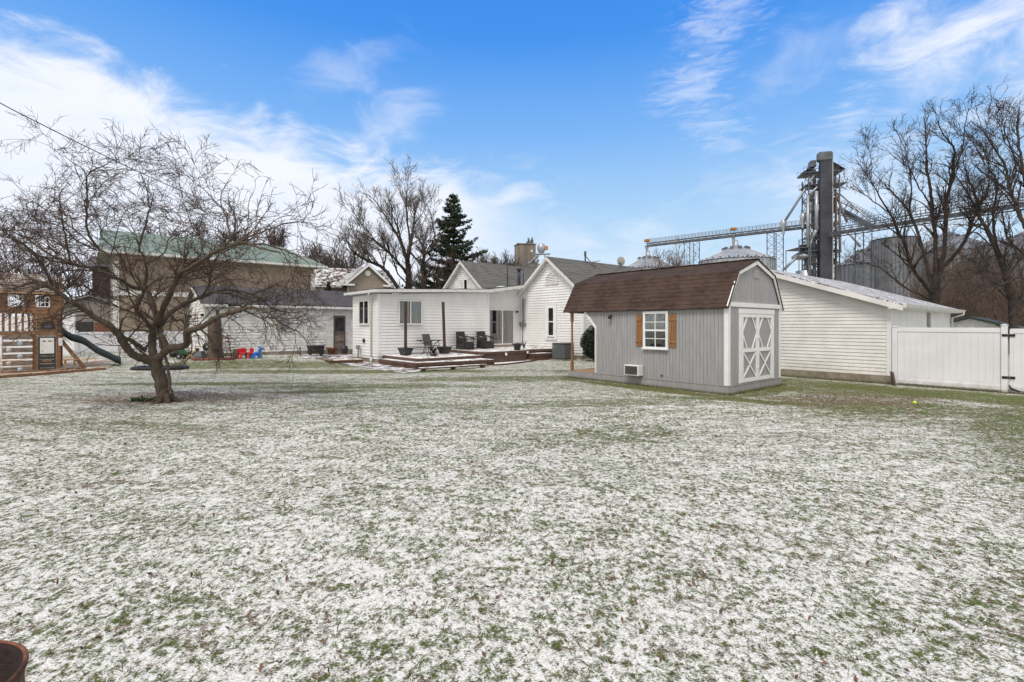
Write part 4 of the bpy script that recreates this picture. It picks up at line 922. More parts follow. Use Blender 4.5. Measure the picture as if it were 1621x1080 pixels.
# edging and young plants
t = MB(); P = [G(782, 579), G(800, 578), G(825, 575), G(845, 572), G(862, 568)]; t.tube([p+Vector((0, 0, .03)) for p in P], .045, 6); o = t.build('bed_edging', M_deck); tag(o, 'low curved brown edging before the deck skirt', 'edging')
for i, (px, py, lab) in enumerate(((789, 572.5, 'bright green shoots in snow by the deck skirt, leftmost of three'), (808, 571.5, 'bright green shoots in snow by the deck skirt, middle of three'), (826, 568.5, 'bright green shoots in snow by the deck skirt, nearest the small step'))):
    p = G(px, py); rg = np.random.default_rng(i); C = rg.normal(size=(160, 3))*np.array([.22, .1, .03])+np.array([0, 0, .09])
    t = thing('green_shoots', lab, 'plant', p, 0, 'green shoots in the deck bed'); leaf_cloud(C, .05, i, M_leaf, 'leaves', t)

# ------------------------------------------------------------------ white outbuilding
BO = Vector((-15.1, 24.4, .2)); BN = thing('white_outbuilding', 'long low white sided outbuilding with dark shingle roof behind the crooked tree', 'outbuilding', BO, YAW)
def outb():
    L, w, h, rise = 9.6, 5.2, 2.72, .36; rz = h+rise*w/2
    c = MB(); c.prism([(0, -.2), (w, -.2), (w, h), (w/2, rz), (0, h)], L, 'x', 0); c.build('core', M_siding_old, BN)
    s = MB(); s.lap((0, -.002, 0), (1, 0, 0), (0, 0, 1), [(0, .22), (L, .22), (L, h), (0, h)], .15, .034); s.lap((-.002, 0, 0), (0, -1, 0), (0, 0, 1), [(-w, .22), (0, .22), (0, h), (-w/2, rz), (-w, h)], .15, .034); s.build('wall', M_siding_old, BN)
    f = MB(); f.box(-.04, L, -.04, w, -.4, .218); f.build('foundation', M_conc, BN)
    r = MB()
    for sg in (0, 1):
        q = (lambda y: y) if sg == 0 else (lambda y: w-y); e = -.28
        r.prism([(q(e), h+rise*e), (q(w/2-.0005), rz), (q(w/2-.0005), rz+.09), (q(e), h+rise*e+.09)], L+.35, 'x', -.25)
    A_ = Vector((-.25, -.28, h-rise*.28+.092)); d = Vector((0, w/2+.28, rise*(w/2+.28))); r.lap(A_, (1, 0, 0), d, [(0, 0), (L+.35, 0), (L+.35, d.length), (0, d.length)], .2, .014)
    r.build('roof', M_sh_dark, BN)
    t = MB(); t.box(-.25, L, -.315, -.281, h-.19, h-.06); t.prism([(-.28, h-.2), (w/2, rz-.1), (w/2, rz+.06), (-.28, h-.04)], .03, 'x', -.281); t.box(-.03, .08, -.034, -.0025, .23, h); t.box(-.036, -.0025, -.034, .08, .23, h); build_split(t, 'trim', M_siding_old, BN)
    # old door
    x0, x1 = 6.30, 7.0; d = MB(); d.box(x0, x1, -.06, -.024, .18, 2.15); dd = d.build('door', M_wood_grey, BN)
    e = MB()
    for z in (.18, .62, 1.05, 1.2, 2.05): e.box(x0+.0005, x1-.0005, -.08, -.0605, z, z+.08)
    e.box(x0, x0+.09, -.078, -.0605, .18, 2.15); e.box(x1-.09, x1, -.078, -.0605, .18, 2.15); e.build('door_rail', mat('grey_brown_door', (.12, .10, .09), .8, .2, 8), dd)
    g = MB(); g.box(x0+.095, x1-.095, -.068, -.0605, 1.29, 2.04); g.build('door_glass', M_darkgl, dd)
    c = MB(); c.box(x0-.08, x0-.001, -.06, -.003, .12, 2.2); c.box(x1+.001, x1+.08, -.06, -.003, .12, 2.2); c.box(x0-.08, x1+.08, -.062, -.003, 2.201, 2.29); build_split(c, 'door_frame', M_siding_old, BN)
    b = MB(); b.box(3.45, 3.9, -.16, -.024, 1.45, 2.02, bev=.02); b.tube([(3.67, -.09, 2.02), (3.67, -.09, 2.5)], .03, 8); b.build('electric_box', mat('box_grey', (.26, .27, .29), .5), BN)
    window_unit(BN, -3.6, -2.9, 1.12, 2.0, FACE_X(-.036, 0), .06, mull=((.33, .06), (.66, .06)), fmat=M_siding_old, proud=.05)
    p = MB(); p.box(-.09, -.0365, 2.8, 3.75, 2.14, 2.22); p.build('window_head', M_wood_or, BN)
    l = MB(); l.box(-.15, -.024, .3, .5, 2.05, 2.2, bev=.03); l.build('wall_lamp', M_black, BN); l = MB(); l.box(-.25, -.024, 4.3, 4.7, 2.05, 2.2, bev=.03); l.build('wall_lamp', M_black, BN)
outb()
g = G(500, 563); t = thing('covered_grill', 'low black covered box on the mulch by the old door', 'grill', g, YAW)
m = MB(); m.box(-.38, .38, -.22, .22, .10, .52, bev=.03); m.box(-.41, .41, -.25, .25, .44, .55, bev=.03); m.build('cover', mat('black_cover', (.022, .02, .022), .7, .2, 8, .5, 12), t)
for s in (-.3, .3): m = MB(); m.box(s-.03, s+.03, -.2, .2, 0, .099); m.build('leg', M_galv_dk, t)
m = MB(); m.lathe([(.001, 0), (.17, 0), (.24, .3), (.28, .31), (.29, .40), (.25, .40), (.22, .34), (.001, .34)], n=24); o = m.build('terracotta_pot', M_terra); o.location = G(524, 561); tag(o, 'terracotta flower pot beside the old door', 'pot')
t = thing('plank_landing', 'low brown plank landing before the old door', 'landing', H(-1.6, 1.9, gz(-9, 26)-.05), YAW-R(8))
m = MB()
for i in range(8): m.box(-.2, 1.35, -.9+i*.17, -.9+i*.17+.16, .12, .16, bev=.003)
m.build('board', M_wood_play, t); m = MB(); m.box(-.18, 1.33, -.88, .4, -.05, .1195); m.build('frame', M_deck, t)
m = MB(); m.lathe([(.001, 0), (.16, 0), (.2, .25), (.12, .4), (.001, .42)], n=14); o = m.build('black_sack', M_black); o.location = H(-.35, 3.3, .35); tag(o, 'black lumpy sack at the sunroom corner by the old door', 'sack')
m = MB(); m.box(-.03, .03, -.02, .02, 0, .45, bev=.005); m.box(-.05, .05, -.03, .03, .4, .5, bev=.01); o = m.build('yard_hydrant', M_galv_dk); o.location = G(475, 565); tag(o, 'thin grey stake standing on grass by the outbuilding wall', 'stake')
# ------------------------------------------------------------------ playset
PO = Vector((-19.1, 18.6, 0)); PS = thing('playset', 'wooden playhouse tower with climbing boards and a dark green slide', 'playset', PO, YAW)
def playset():
    D = 1.6
    f = MB()
    for (x, y, z) in ((-1.25, 0, 3.0), (-1.25, D, 3.0), (1.54, 0, 3.02), (1.54, D, 3.02), (.84, .0, 2.3)): f.box(x-.05, x+.05, y-.05, y+.05, -.1, z, bev=.005)
    f.box(-1.3, 1.6, -.062, -.051, 1.44, 1.56); f.box(-1.3, 1.6, D+.051, D+.07, 1.44, 1.56); f.box(1.6005, 1.63, -.05, D, 1.42, 1.56)
    f.box(.86, .94, -.055, .0, .03, 1.43); f.box(1.46, 1.488, -.055, .0, .03, 1.43); f.box(.94, 1.46, -.055, .0, 1.40, 1.435)
    f.box(-.05, 2.35, -.16, -.07, -.05, .10); build_split(f, 'frame', M_wood_play, PS)
    p = MB(); p.box(-1.28, 1.58, -.03, D, 1.561, 1.59); p.build('platform', M_wood_grey, PS)
    # climbing wall
    rr = random.Random(2)
    for i in range(6):
        b = MB(); z = .06+i*.245; b.box(-.02, .80, -.12-rr.random()*.01, -.08, z, z+.175, bev=.008); b.build('climbing_board', M_wood_grey, PS)
    for i, (x, m_) in enumerate(((.46, M_lghold), (.16, M_tanhold), (.46, M_lghold), (.16, M_tanhold), (.46, M_lghold))):
        h = MB(); h.lathe([(.001, .05), (.04, .045), (.075, .02), (.085, 0)], (0, 0, 0), 12); h.build('climbing_grip', m_, PS, Matrix.Translation((x, -.125, .145+i*.245)) @ Matrix.Rotation(R(90), 4, 'X'))
    # railing and upper walls
    r = MB()
    for x in (.0, .17, .34, .52, .69): r.box(x-.035, x+.035, -.03, -.01, 1.591, 2.26, bev=.004)
    for k in range(4): r.box(-1.2+k*.25, -1.13+k*.25, -.03, -.01, 1.591, 2.26, bev=.004)
    build_split(r, 'railing', M_wood_play, PS)
    w = MB(); w.lap((.90, -.035, 1.60), (1, 0, 0), (0, 0, 1), [(0, 0), (.66, 0), (.66, .66), (0, .66)], .11, .01); w.box(.9, 1.56, -.033, -.01, 1.6, 2.26); w.build('lower_panel', M_wood_play, PS)
    w = MB()
    for (a, b, c, d) in ((-.1, .12, 2.262, 3.06), (.12, 1.3, 2.262, 2.52), (.56, .86, 2.52, 3.06), (1.3, 1.6, 2.262, 3.06), (.12, .56, 2.98, 3.06), (.86, 1.3, 2.98, 3.06), (-1.3, -.1, 2.9, 3.06)):
        w.lap((a, -.055, c), (1, 0, 0), (0, 0, 1), [(0, 0), (b-a, 0), (b-a, d-c), (0, d-c)], .13, .01); w.box(a, b, -.053, -.02, c+.001, d-.001)
    w.box(1.605, 1.63, -.05, D, 2.26, 3.06); w.build('upper_wall', M_wood_play, PS)
    for x0, x1 in ((.14, .54), (.88, 1.28)):
        q = MB()
        for a, b in ((x0, x0+.04), (x1-.04, x1)): q.box(a, b, -.085, -.05, 2.53, 2.90)
        q.box(x0, x1, -.084, -.05, 2.525, 2.56)
        for t in (.34, .66): q.box(x0+(x1-x0)*t-.012, x0+(x1-x0)*t+.012, -.08, -.055, 2.56, 2.93)
        q.box(x0+.04, x1-.04, -.079, -.056, 2.70, 2.725)
        pts = [(x0+(x1-x0)*t, 2.90+.07*math.sin(math.pi*t)) for t in [i/8 for i in range(9)]]
        for a, b in zip(pts, pts[1:]): q.bar((a[0], -.067, a[1]), (b[0], -.067, b[1]), .034, .045, (0, 1, 0))
        q.build('toy_window', M_white, PS)
    # roof
    ro = MB()
    for sg in (0, 1):
        q = (lambda y: y) if sg == 0 else (lambda y: D-y); ro.prism([(q(-.18), 3.06), (q(D/2-.0005), 3.80), (q(D/2-.0005), 3.85), (q(-.18), 3.11)], 2.75, 'x', -1.35)
    A_ = Vector((-1.35, -.18, 3.112)); d = Vector((0, .98, .74)); ro.lap(A_, (1, 0, 0), d, [(0, 0), (2.75, 0), (2.75, d.length), (0, d.length)], .14, .02); ro.build('roof', M_wood_grey, PS)
    t = MB(); t.box(-1.37, 1.42, -.21, -.183, 3.03, 3.10); t.build('eave_board', M_floor, PS)
    t = MB(); t.box(1.53, 1.62, .2, .29, 3.06, 3.80, bev=.006); t.build('corner_post', M_wood_play, PS)
    # crest sign: dark shield shape with a small red sail mark
    c = MB(); pts = [(1.02, 1.68), (1.42, 1.68), (1.42, 1.84), (1.36, 1.95), (1.22, 2.0), (1.08, 1.95), (1.02, 1.84)]; c.prism(pts, -.02, 'y', -.05); s = c.build('crest_sign', M_slide, PS)
    c = MB(); c.prism([(1.18, 1.82), (1.28, 1.82), (1.22, 1.90)], -.006, 'y', -.071); c.build('red_mark', M_red, s)
    c = MB(); c.tube([(1.12, -.073, 1.80), (1.17, -.073, 1.76), (1.22, -.073, 1.75), (1.27, -.073, 1.76), (1.32, -.073, 1.80)], .006, 5); c.build('arc_mark', M_galv, s)
    # door
    d = MB(); d.box(.945, 1.455, -.05, -.03, .05, 1.39, bev=.004); dd = d.build('door', M_slide, PS)
    e = MB(); e.box(1.0, 1.40, -.062, -.0505, .72, 1.33); e.build('upper_leaf', M_white, dd)
    e = MB(); e.box(1.06, 1.17, -.066, -.0625, 1.18, 1.23); e.box(1.22, 1.33, -.066, -.0625, 1.18, 1.23); e.box(1.07, 1.33, -.056, -.0505, .40, .45); e.build('letter_slot', M_wood_or, dd)
    e = MB(); e.box(1.05, 1.09, -.067, -.0625, .80, .86); e.build('knob', M_yel, dd)
    e = MB()
    for z in (.14, .30, .46, .60): e.box(.99, 1.41, -.056, -.0505, z, z+.05)
    e.build('lower_board', M_wood_grey, dd)
    t = MB(); t.box(1.53, 1.66, -.14, -.065, 1.02, 1.32); t.build('notice_panel', M_white, PS)
    # ladder side beams, bench
    b = MB()
    for y in (-.05, .45): b.bar((1.58, y, 1.25), (2.35, y, .0), .035, .11)
    b.build('side_brace', M_wood_play, PS)
    b = MB(); b.box(1.64, 2.1, -.3, .1, .43, .46); b.box(1.70, 1.76, -.2, -.1, 0, .429); b.box(1.98, 2.04, -.2, -.1, 0, .429); b.build('bench', M_floor, PS)
    # slide
    s = MB(); P = []; n = 18
    for i in range(n+1):
        t = i/n; x = 1.60+1.88*t; z = 1.52-1.38*(t+.06*math.sin(t*2*math.pi*2)*(1-t)) if t < .88 else 1.52-1.38*.88-.10*(t-.88)/.12
        P.append((x, max(z, .16)))
    prof = [(-.24, .20), (-.22, .21), (-.19, .06), (-.12, .0), (.12, .0), (.19, .06), (.22, .21), (.24, .20), (.22, .0), (.13, -.05), (-.13, -.05), (-.22, .0)]
    vs = [(x, .62+a*1.2, z+b*1.15) for x, z in P for a, b in prof]; k = len(prof)
    s.add(vs, [(i*k+j, i*k+(j+1) % k, (i+1)*k+(j+1) % k, (i+1)*k+j) for i in range(n) for j in range(k)]+[tuple(range(k)), tuple(reversed(range(n*k, n*k+k)))], True)
    s.box(3.38, 3.46, .47, .77, -.02, .14); s.build('slide', M_slide, PS)
playset()
patch('play_area', [gxy(-160, 612), gxy(0, 598.5), gxy(60, 594), gxy(120, 589), gxy(168, 585), gxy(184, 576), gxy(160, 568.5), gxy(95, 566), gxy(-60, 570), gxy(-200, 580)], .02, M_chips, 'tan wood chip play area under the playset', 'play area')
t = thing('border_timber', 'brown landscape timbers edging the wood chips in front of the playset', 'edging', (0, 0, 0))
P = [G(-80, 606), G(0, 599), G(62, 594.5), G(118, 589.5), G(168, 585.5)]
for a, b in zip(P, P[1:]): m = MB(); m.bar(a+Vector((0, 0, .05)), b+Vector((0, 0, .05)), .1, .1); m.build('timber', M_wood_play, t)

# ------------------------------------------------------------------ toys and yard things by the outbuilding
g = G(341, 569)
m = MB(); rr = random.Random(8); n = 20; rows = 14; vs = []
for j in range(rows):
    z = j/(rows-1)*2.05; tw = .30*(1.22-.25*z/2) if z < .3 else .29-.02*z
    if j == 0: tw = .42
    for k in range(n):
        a = 2*math.pi*k/n; r = tw*(1+.10*math.sin(5*a+z*.7)+.05*math.sin(9*a-z)+rr.uniform(-.03, .03)); vs.append((r*math.cos(a), r*math.sin(a), z-.1+(.09*math.sin(3*a) if j == rows-1 else 0)))
vs.append((0, 0, 1.85)); m.add(vs, [(i*n+k, i*n+(k+1) % n, (i+1)*n+(k+1) % n, (i+1)*n+k) for i in range(rows-1) for k in range(n)]+[((rows-1)*n+k, (rows-1)*n+(k+1) % n, rows*n) for k in range(n)], True)
o = m.build('tree_stump', M_log); o.location = g; o.rotation_euler = (0, R(-1), 0); tag(o, 'tall thick broken tree trunk standing before the white outbuilding', 'tree stump')
g2 = G(348, 569.5); m = MB(); m.box(-.07, .07, -.07, .07, -.1, 2.3, bev=.01); m.box(-.09, .09, -.09, .09, 2.3, 2.33); o = m.build('wooden_pole', M_post); o.location = (g2.x, g2.y-.25, g2.z); o.rotation_euler = (0, R(1), .4); tag(o, 'dark weathered square pole against the broken tree trunk', 'pole')
t = thing('brick_edging', 'curved red brick edging at the foot of the broken tree trunk', 'edging', (g.x, g.y, g.z))
m = MB()
for k in range(13):
    a = R(195+k*13); M = Matrix.Translation((.95*math.cos(a), .75*math.sin(a), .03)) @ Matrix.Rotation(a, 4, 'Z'); m.box(-.05, .05, -.09, .09, -.03, .06, M, bev=.01)
m.build('brick', M_brick, t)
t = thing('red_ladder', 'narrow red painted ladder frame beside the broken tree trunk', 'ladder', G(357, 568), YAW)
for s, y in ((-1, 0), (1, 0)): m = MB(); m.bar((s*.10, 0, 1.15), (s*.26, y, 0), .035); m.build('rail', M_redpaint, t)
m = MB()
for i, z in enumerate((.15, .45, .75, 1.0)): w = .26-.16*z/1.15; m.bar((-w, 0, z), (w, 0, z), .025)
m.build('rung', M_redpaint, t)
bv = thing('bramble_vine', 'tangle of bare brown vine stems right of the broken tree trunk', 'vine', G(362, 568))
rr = random.Random(12); m = MB()
for i in range(60):
    a = rr.uniform(0, 6.28); z = 0; p = Vector((rr.uniform(-.3, .35), rr.uniform(-.25, .25), rr.uniform(0, 1.2))); d = Vector((math.cos(a), math.sin(a)*.5, rr.uniform(.2, 1))).normalized(); pts = [p]
    for k in range(6): d = (d+Vector((rr.uniform(-.4, .4), rr.uniform(-.4, .4), rr.uniform(-.5, .2)))).normalized(); p = p+d*.16; pts.append(p)
    m.tube(pts, [.009-.001*k for k in range(7)], 4)
m.build('stems', M_twig, bv)
# red chair, red seat back, small stump, blue rocking toy
t = thing('red_toy_table', 'small red plastic childs table on the grass, left of the blue toy', 'toy table', G(385.5, 568), YAW+R(10))
m = MB(); m.box(-.20, .20, -.16, .16, .26, .31, bev=.015); m.box(-.19, .19, .12, .15, .31, .46, bev=.015); m.box(-.16, .16, .118, .152, .44, .50, bev=.02); m.build('seat', M_red, t)
for sx in (-1, 1):
    for sy in (-1, 1): m = MB(); m.bar((sx*.15, sy*.12, .26), (sx*.20, sy*.15, 0), .07, .05); m.build('leg', M_red, t)
t = thing('toy_chair', 'thin red plastic toy seat standing between the red toy table and blue toy', 'toy', G(398, 567.5), YAW)
m = MB(); m.box(-.08, .10, -.03, .03, 0, .50, bev=.02); m.box(-.08, .10, -.2, -.03, .24, .28, bev=.01); m.build('toy_back', M_red, t)
t = thing('small_log', 'short upright pale log left of the red toy table', 'log', G(373.5, 568), 0)
m = MB(); m.lathe([(.001, 0), (.13, 0), (.125, .2), (.13, .45), (.11, .47), (.001, .47)], n=14); m.build('log', M_log, t)
t = thing('blue_rocking_toy', 'bright blue plastic ride on toy beside the outbuilding wall', 'toy', G(406, 567.5), YAW+R(10))
m = MB(); m.tube([(-.18, 0, .22), (-.05, 0, .24), (.08, 0, .26), (.16, 0, .36)], [.07, .09, .085, .07], 10); m.tube([(.15, 0, .34), (.20, 0, .46), (.24, 0, .48)], [.07, .075, .06], 10); m.tube([(.2, 0, .47), (.33, 0, .43)], [.06, .04], 8); m.build('body', M_blue, t)
for sx in (-1, 1):
    m = MB(); m.bar((sx*.10-.02, 0, .2), (sx*.20, 0, .02), .09, .16); m.build('leg', M_blue, t)
m = MB()
for s in (-1, 1): m.tube([(.12, s*.03, .50), (.10, s*.07, .56)], .025, 6)
m.build('handle', M_blue, t)
t = thing('green_ride_on_tractor', 'small green toy tractor with silver wheels left of the tree stump', 'toy tractor', G(298, 568.5), R(5))
m = MB(); m.box(-.42, .12, -.14, .14, .2, .36, bev=.03); m.box(-.42, -.12, -.13, .13, .36, .42, bev=.03); m.box(.12, .42, -.2, .2, .16, .28, bev=.03); m.build('body', M_greenp, t)
m = MB(); m.box(.2, .42, -.12, .12, .281, .33, bev=.02); m.box(.38, .44, -.12, .12, .33, .52, bev=.02); m.build('seat', M_black, t)
for x, y, r in ((-.3, -.2, .12), (-.3, .2, .12), (.28, -.27, .17), (.28, .27, .17)):
    m = MB(); m.lathe([(.001, -.05), (r*.6, -.05), (r, -.04), (r, .04), (r*.6, .05), (.001, .05)], n=18); wm_ = Matrix.Translation((x, y, r)) @ Matrix.Rotation(R(90), 4, 'X'); wh = m.build('wheel', M_black, t, wm_)
    m = MB(); m.lathe([(.001, -.058), (r*.5, -.055), (r*.5, .055), (.001, .058)], n=14); m.build('rim', M_galv, wh)
m = MB(); m.tube([(.0, 0, .36), (.06, 0, .5)], .015, 6); m.lathe([(.08, 0), (.09, .01), (.08, .02)], (.06, 0, .5), 14); m.build('steering_wheel', M_black, t)
t = thing('dark_ride_on_toy', 'dark grey toy with a black seat partly hidden behind the green tractor', 'toy tractor', G(282, 565), R(5))
m = MB(); m.box(-.3, .3, -.14, .14, .15, .34, bev=.04); m.box(.05, .28, -.12, .12, .34, .5, bev=.04); m.build('body', M_acgrey, t)
for x in (-.2, .2): m = MB(); m.lathe([(.001, -.18), (.13, -.18), (.13, .18), (.001, .18)], n=16); m.build('wheel', M_black, t, Matrix.Translation((x, 0, .13)) @ Matrix.Rotation(R(90), 4, 'X'))
t = thing('tipped_wheelbarrow', 'tipped grey wheelbarrow with a yellow handle before the outbuilding corner', 'wheelbarrow', G(316, 569.5), R(0))
m = MB(); m.add([(-.32, -.25, .02), (.28, -.25, .02), (.36, .1, .05), (-.22, .1, .05), (-.14, -.1, .38), (.12, -.1, .38), (.14, .08, .40), (-.1, .08, .40)], [(0, 1, 5, 4), (1, 2, 6, 5), (2, 3, 7, 6), (3, 0, 4, 7), (4, 5, 6, 7), (3, 2, 1, 0)]); m.build('tray', M_acgrey, t)
m = MB(); m.tube([(-.42, -.3, .06), (-.12, -.15, .46)], .022, 6); m.build('yellow_handle', M_yel, t)
m = MB(); m.tube([(.3, .1, .05), (.1, .05, .6), (-.2, .05, .62), (-.3, .1, .5)], .018, 6); m.tube([(.36, .1, .02), (.26, 0, .55)], .02, 6); m.build('frame', M_black, t)
m = MB(); m.lathe([(.06, -.04), (.17, -.035), (.19, 0), (.17, .035), (.06, .04)], n=18); m.build('wheel', M_black, t, Matrix.Translation((.30, .05, .60)) @ Matrix.Rotation(R(80), 4, 'X'))
# fire pit at the lower left corner of the picture
fx, fy = -2.25, 1.86
t = thing('rusty_fire_barrel', 'open rusty steel barrel in the near left corner of the lawn', 'fire barrel', (fx, fy, -.035))
m = MB(); rr = random.Random(4); n = 48
prof = [(.30, 0), (.31, .02), (.30, .06), (.30, .22), (.308, .235), (.30, .25), (.30, .46), (.312, .485), (.312, .50), (.303, .508), (.296, .50)]
m.lathe(prof, n=n); m.build('barrel', M_rust, t)
m = MB(); m.lathe([(.2955, .499), (.290, .47), (.290, .03), (.001, .03)], n=n); m.build('dark_inside', M_rust_in, t)  # inner face coloured much darker than the outer rust
rg = np.random.default_rng(3); C = rg.normal(size=(500, 3))*np.array([.1, .1, .02])+np.array([0, 0, .06]); leaf_cloud(C, .03, 2, M_rust_in, 'ash', t)

# ------------------------------------------------------------------ buildings behind
TB = thing('tan_building', 'large tan two storey building with pale green metal roof behind the crooked tree', 'building', (-29.68, 36.9, 0), YAW)
def tanb():
    L, D, h, rz = 14.6, 10.0, 7.35, 9.6
    c = MB(); c.box(0, L, 0, D, -.2, h); c.build('wall', M_tan, TB)
    t = MB(); t.box(-.03, L+.03, -.06, -.002, 4.05, 4.42, bev=.02); t.box(-.05, .32, -.08, -.003, 0, 6.6, bev=.01); t.box(L-.3, L+.05, -.08, -.003, 0, 6.6); build_split(t, 'white_band', M_siding_old, TB)
    m = MB()
    for k in range(1, 8): m.box(k*1.85-.01, k*1.85+.01, -.012, -.0015, 0, 7.0)
    m.build('wall_joint', M_siding_tan, TB)
    r = MB(); e = .7; y0, y1 = -e, D+e; X0, X1 = -.9, L+1.0
    r.add([(X0, y0, h-.05), (X1, y0, h-.05), (X1-2.6, D/2, rz), (X0+.2, D/2, rz), (X0, y1, h-.05), (X1, y1, h-.05)], [(0, 1, 2, 3), (1, 5, 2), (5, 4, 3, 2), (4, 0, 3), (0, 4, 5, 1)])
    n = 44
    for i in range(n+1):
        x = X0+(X1-X0)*i/n; tp = 1.0 if x < X1-2.6 else (X1-x)/2.6
        if tp > .05: r.bar((x, y0, h-.03), (min(x, X1) if tp < 1 else x, y0+(D/2+e)*tp, h-.03+(rz-h+.05)*tp), .04, .05)
    r.build('roof', M_greenroof, TB)
    g = MB(); g.box(X0, X1, y0-.08, y0-.001, h-.22, h-.04); g.box(X0, X1, y0, 0, h-.22, h-.17); g.build('gutter', M_gutter, TB)
tanb()
t = thing('brown_chimney_house', 'dark brown tall narrow house end left of the tan building', 'building', W(166, 0, 46).xy.to_3d(), YAW)
m = MB(); m.box(-.9, .7, 0, 5, -.2, 7.2); m.build('wall', mat('dark_brown_wall', (.06, .045, .04), .9, .2, 2), t)
m = MB(); m.prism([(-.2, 7.2), (2.5, 8.4), (5.2, 7.2)], 2.0, 'x', -1.1); m.build('roof', M_sh_dark, t)
t = thing('grey_sided_garage', 'small grey sided gabled garage beyond the low white fence', 'garage', (W(144, 0, 45).x, 45, 0), R(14))
m = MB(); m.prism([(-2.5, -.2), (2.5, -.2), (2.5, 3.55), (0, 4.35), (-2.5, 3.55)], 7, 'y', 0); m.lap((-2.5, -.003, 0), (1, 0, 0), (0, 0, 1), [(0, 0), (5, 0), (5, 3.55), (2.5, 4.35), (0, 3.55)], .2, .03); m.build('wall', M_siding_grey, t)
m = MB()
for s in (-1, 1): m.prism([(s*2.9, 3.48), (s*.001, 4.42), (s*.001, 4.56), (s*2.9, 3.62)], 7.6, 'y', -.35)
m.build('roof', M_galv, t)
m = MB(); m.box(-1.2, .2, -.05, -.031, 1.1, 2.1); m.build('window', M_darkgl, t)
m = MB(); m.box(.3, 1.9, -.06, -.031, .2, 2.05, bev=.01); m.build('garage_door', mat('rust_brown_door', (.18, .07, .04), .8, .2), t)
# brown roofed house with tan gable
TH = thing('tan_gabled_house', 'tan sided house with white trimmed gable and snowy brown red roof', 'house', (W(583, 0, 55).x, 55, 0), R(24))
def th():
    hw, ez, rz = 2.05, 6.55, 8.45
    m = MB(); m.prism([(-hw, -.2), (hw, -.2), (hw, ez), (0, rz), (-hw, ez)], 6, 'y', 0); m.lap((-hw, -.004, 0), (1, 0, 0), (0, 0, 1), [(0, 0), (2*hw, 0), (2*hw, ez), (hw, rz), (0, ez)], .2, .03); m.build('wall', M_siding_tan, TH)
    for s, sn in ((-1, 1), (1, 0)):
        m = MB(); m.prism([(s*(hw+.35), ez-.30), (s*.001, rz+.03), (s*.001, rz+.18), (s*(hw+.35), ez-.14)], 6.3, 'y', -.4); m.build('gable_roof', M_sh_mid, TH)
    m = MB()
    for s in (-1, 1): m.prism([(s*(hw+.38), ez-.46), (s*.0, rz-.16), (s*.0, rz+.13), (s*(hw+.38), ez-.16)], .05, 'y', -.46)
    m.box(-hw-.9, -hw+.55, -.44, -.1, ez-.45, ez-.26); m.box(hw-.5, hw+.4, -.44, -.1, ez-.45, ez-.26); build_split(m, 'white_trim', M_trim, TH)
    m = MB(); m.lathe([(.001, 0), (.32, 0), (.32, .05), (.27, .06), (.001, .05)], n=20); m.build('round_vent', M_trim, TH, Matrix.Translation((-.05, -.035, 7.55)) @ Matrix.Rotation(R(90), 4, 'X'))
    # main body to the left and behind
    m = MB(); m.box(-10.5, 3.2, 3.2, 9.4, -.2, 6.3); m.lap((-10.5, 3.197, 0), (1, 0, 0), (0, 0, 1), [(0, 0), (13.7, 0), (13.7, 6.3), (0, 6.3)], .2, .03); m.build('main_wall', M_siding_tan, TH)
    m = MB(); m.prism([(2.7, 6.1), (6.3, 8.5), (6.3, 8.65), (2.7, 6.25)], 14.5, 'x', -11.1); m.prism([(9.9, 6.1), (6.301, 8.5), (6.301, 8.65), (9.9, 6.25)], 14.5, 'x', -11.1); m.build('main_roof', M_redroof, TH)
    m = MB(); m.box(-11.1, -hw-.5, 2.58, 2.698, 6.05, 6.2); m.build('gutter', M_gutter, TH)
    window_unit(TH, -6.3, -4.6, 5.0, 5.9, Matrix.Translation((0, 3.165, 0)), .1, proud=.06); window_unit(TH, -1.0, -.6, 5.0, 6.0, rotz(R(-90), -hw-.0, 0), .08, proud=.05)
    m = MB(); m.prism([(-2.6, 6.35), (-.2, 8.5), (-.6, 8.55), (-3.4, 6.35)], .12, 'y', 2.2); m.build('snow_valley', M_snow, TH)
th()
bush('cone_evergreen', 'small olive green cone shaped evergreen behind the outbuilding roof', 'evergreen tree', (W(520, 0, 37).x, 37, 0), 1.15, 2.5, 2.55, 7, M_arb, 9000, .85, .07)

# ------------------------------------------------------------------ grain elevator
def xy(px, d): return ((px-HX)/F*d, d)
def zz(py, d): return EYE-(py-HY)/F*d
CS = thing('concrete_silo', 'square tan concrete grain silo with small roof units beyond the house', 'silo', (*xy(831, 150), 0), R(12))
m = MB(); m.box(-2.75, 2.75, -2.5, 2.5, 0, zz(389, 150), bev=.25); m.build('silo_body', M_concsilo, CS)
m = MB(); m.box(-5.5, 7.0, -3, 6, 0, zz(419, 150)); m.build('lower_bins', M_concsilo, CS)
m = MB(); m.box(-2.9, 2.9, -2.65, 2.65, zz(389, 150), zz(387.5, 150)); m.build('roof_slab', M_concsilo, CS)
m = MB(); m.box(.4, 1.3, -1, 0, 26.1, 26.9); m.box(1.6, 2.4, -1, 0, 26.1, 27.5); m.tube([(1.0, -.5, 26.5), (1.0, -.5, 28.0)], .3, 8); m.tube([(2.1, -.5, 27), (2.1, -.5, 28.2)], .25, 8); m.build('roof_unit', M_galv_dk, CS)
m = MB(); m.box(1.2, 1.7, -2.56, -2.503, 23.5, 24.2); m.box(1.2, 1.6, -2.56, -2.503, 19.5, 20); m.build('window', M_white, CS)
HT = thing('hopper_tower', 'small steel hopper on legs with slanting pipes right of the concrete silo', 'hopper', (*xy(857, 148), 0), 0)
z0, z1 = 19.5, zz(402, 148)
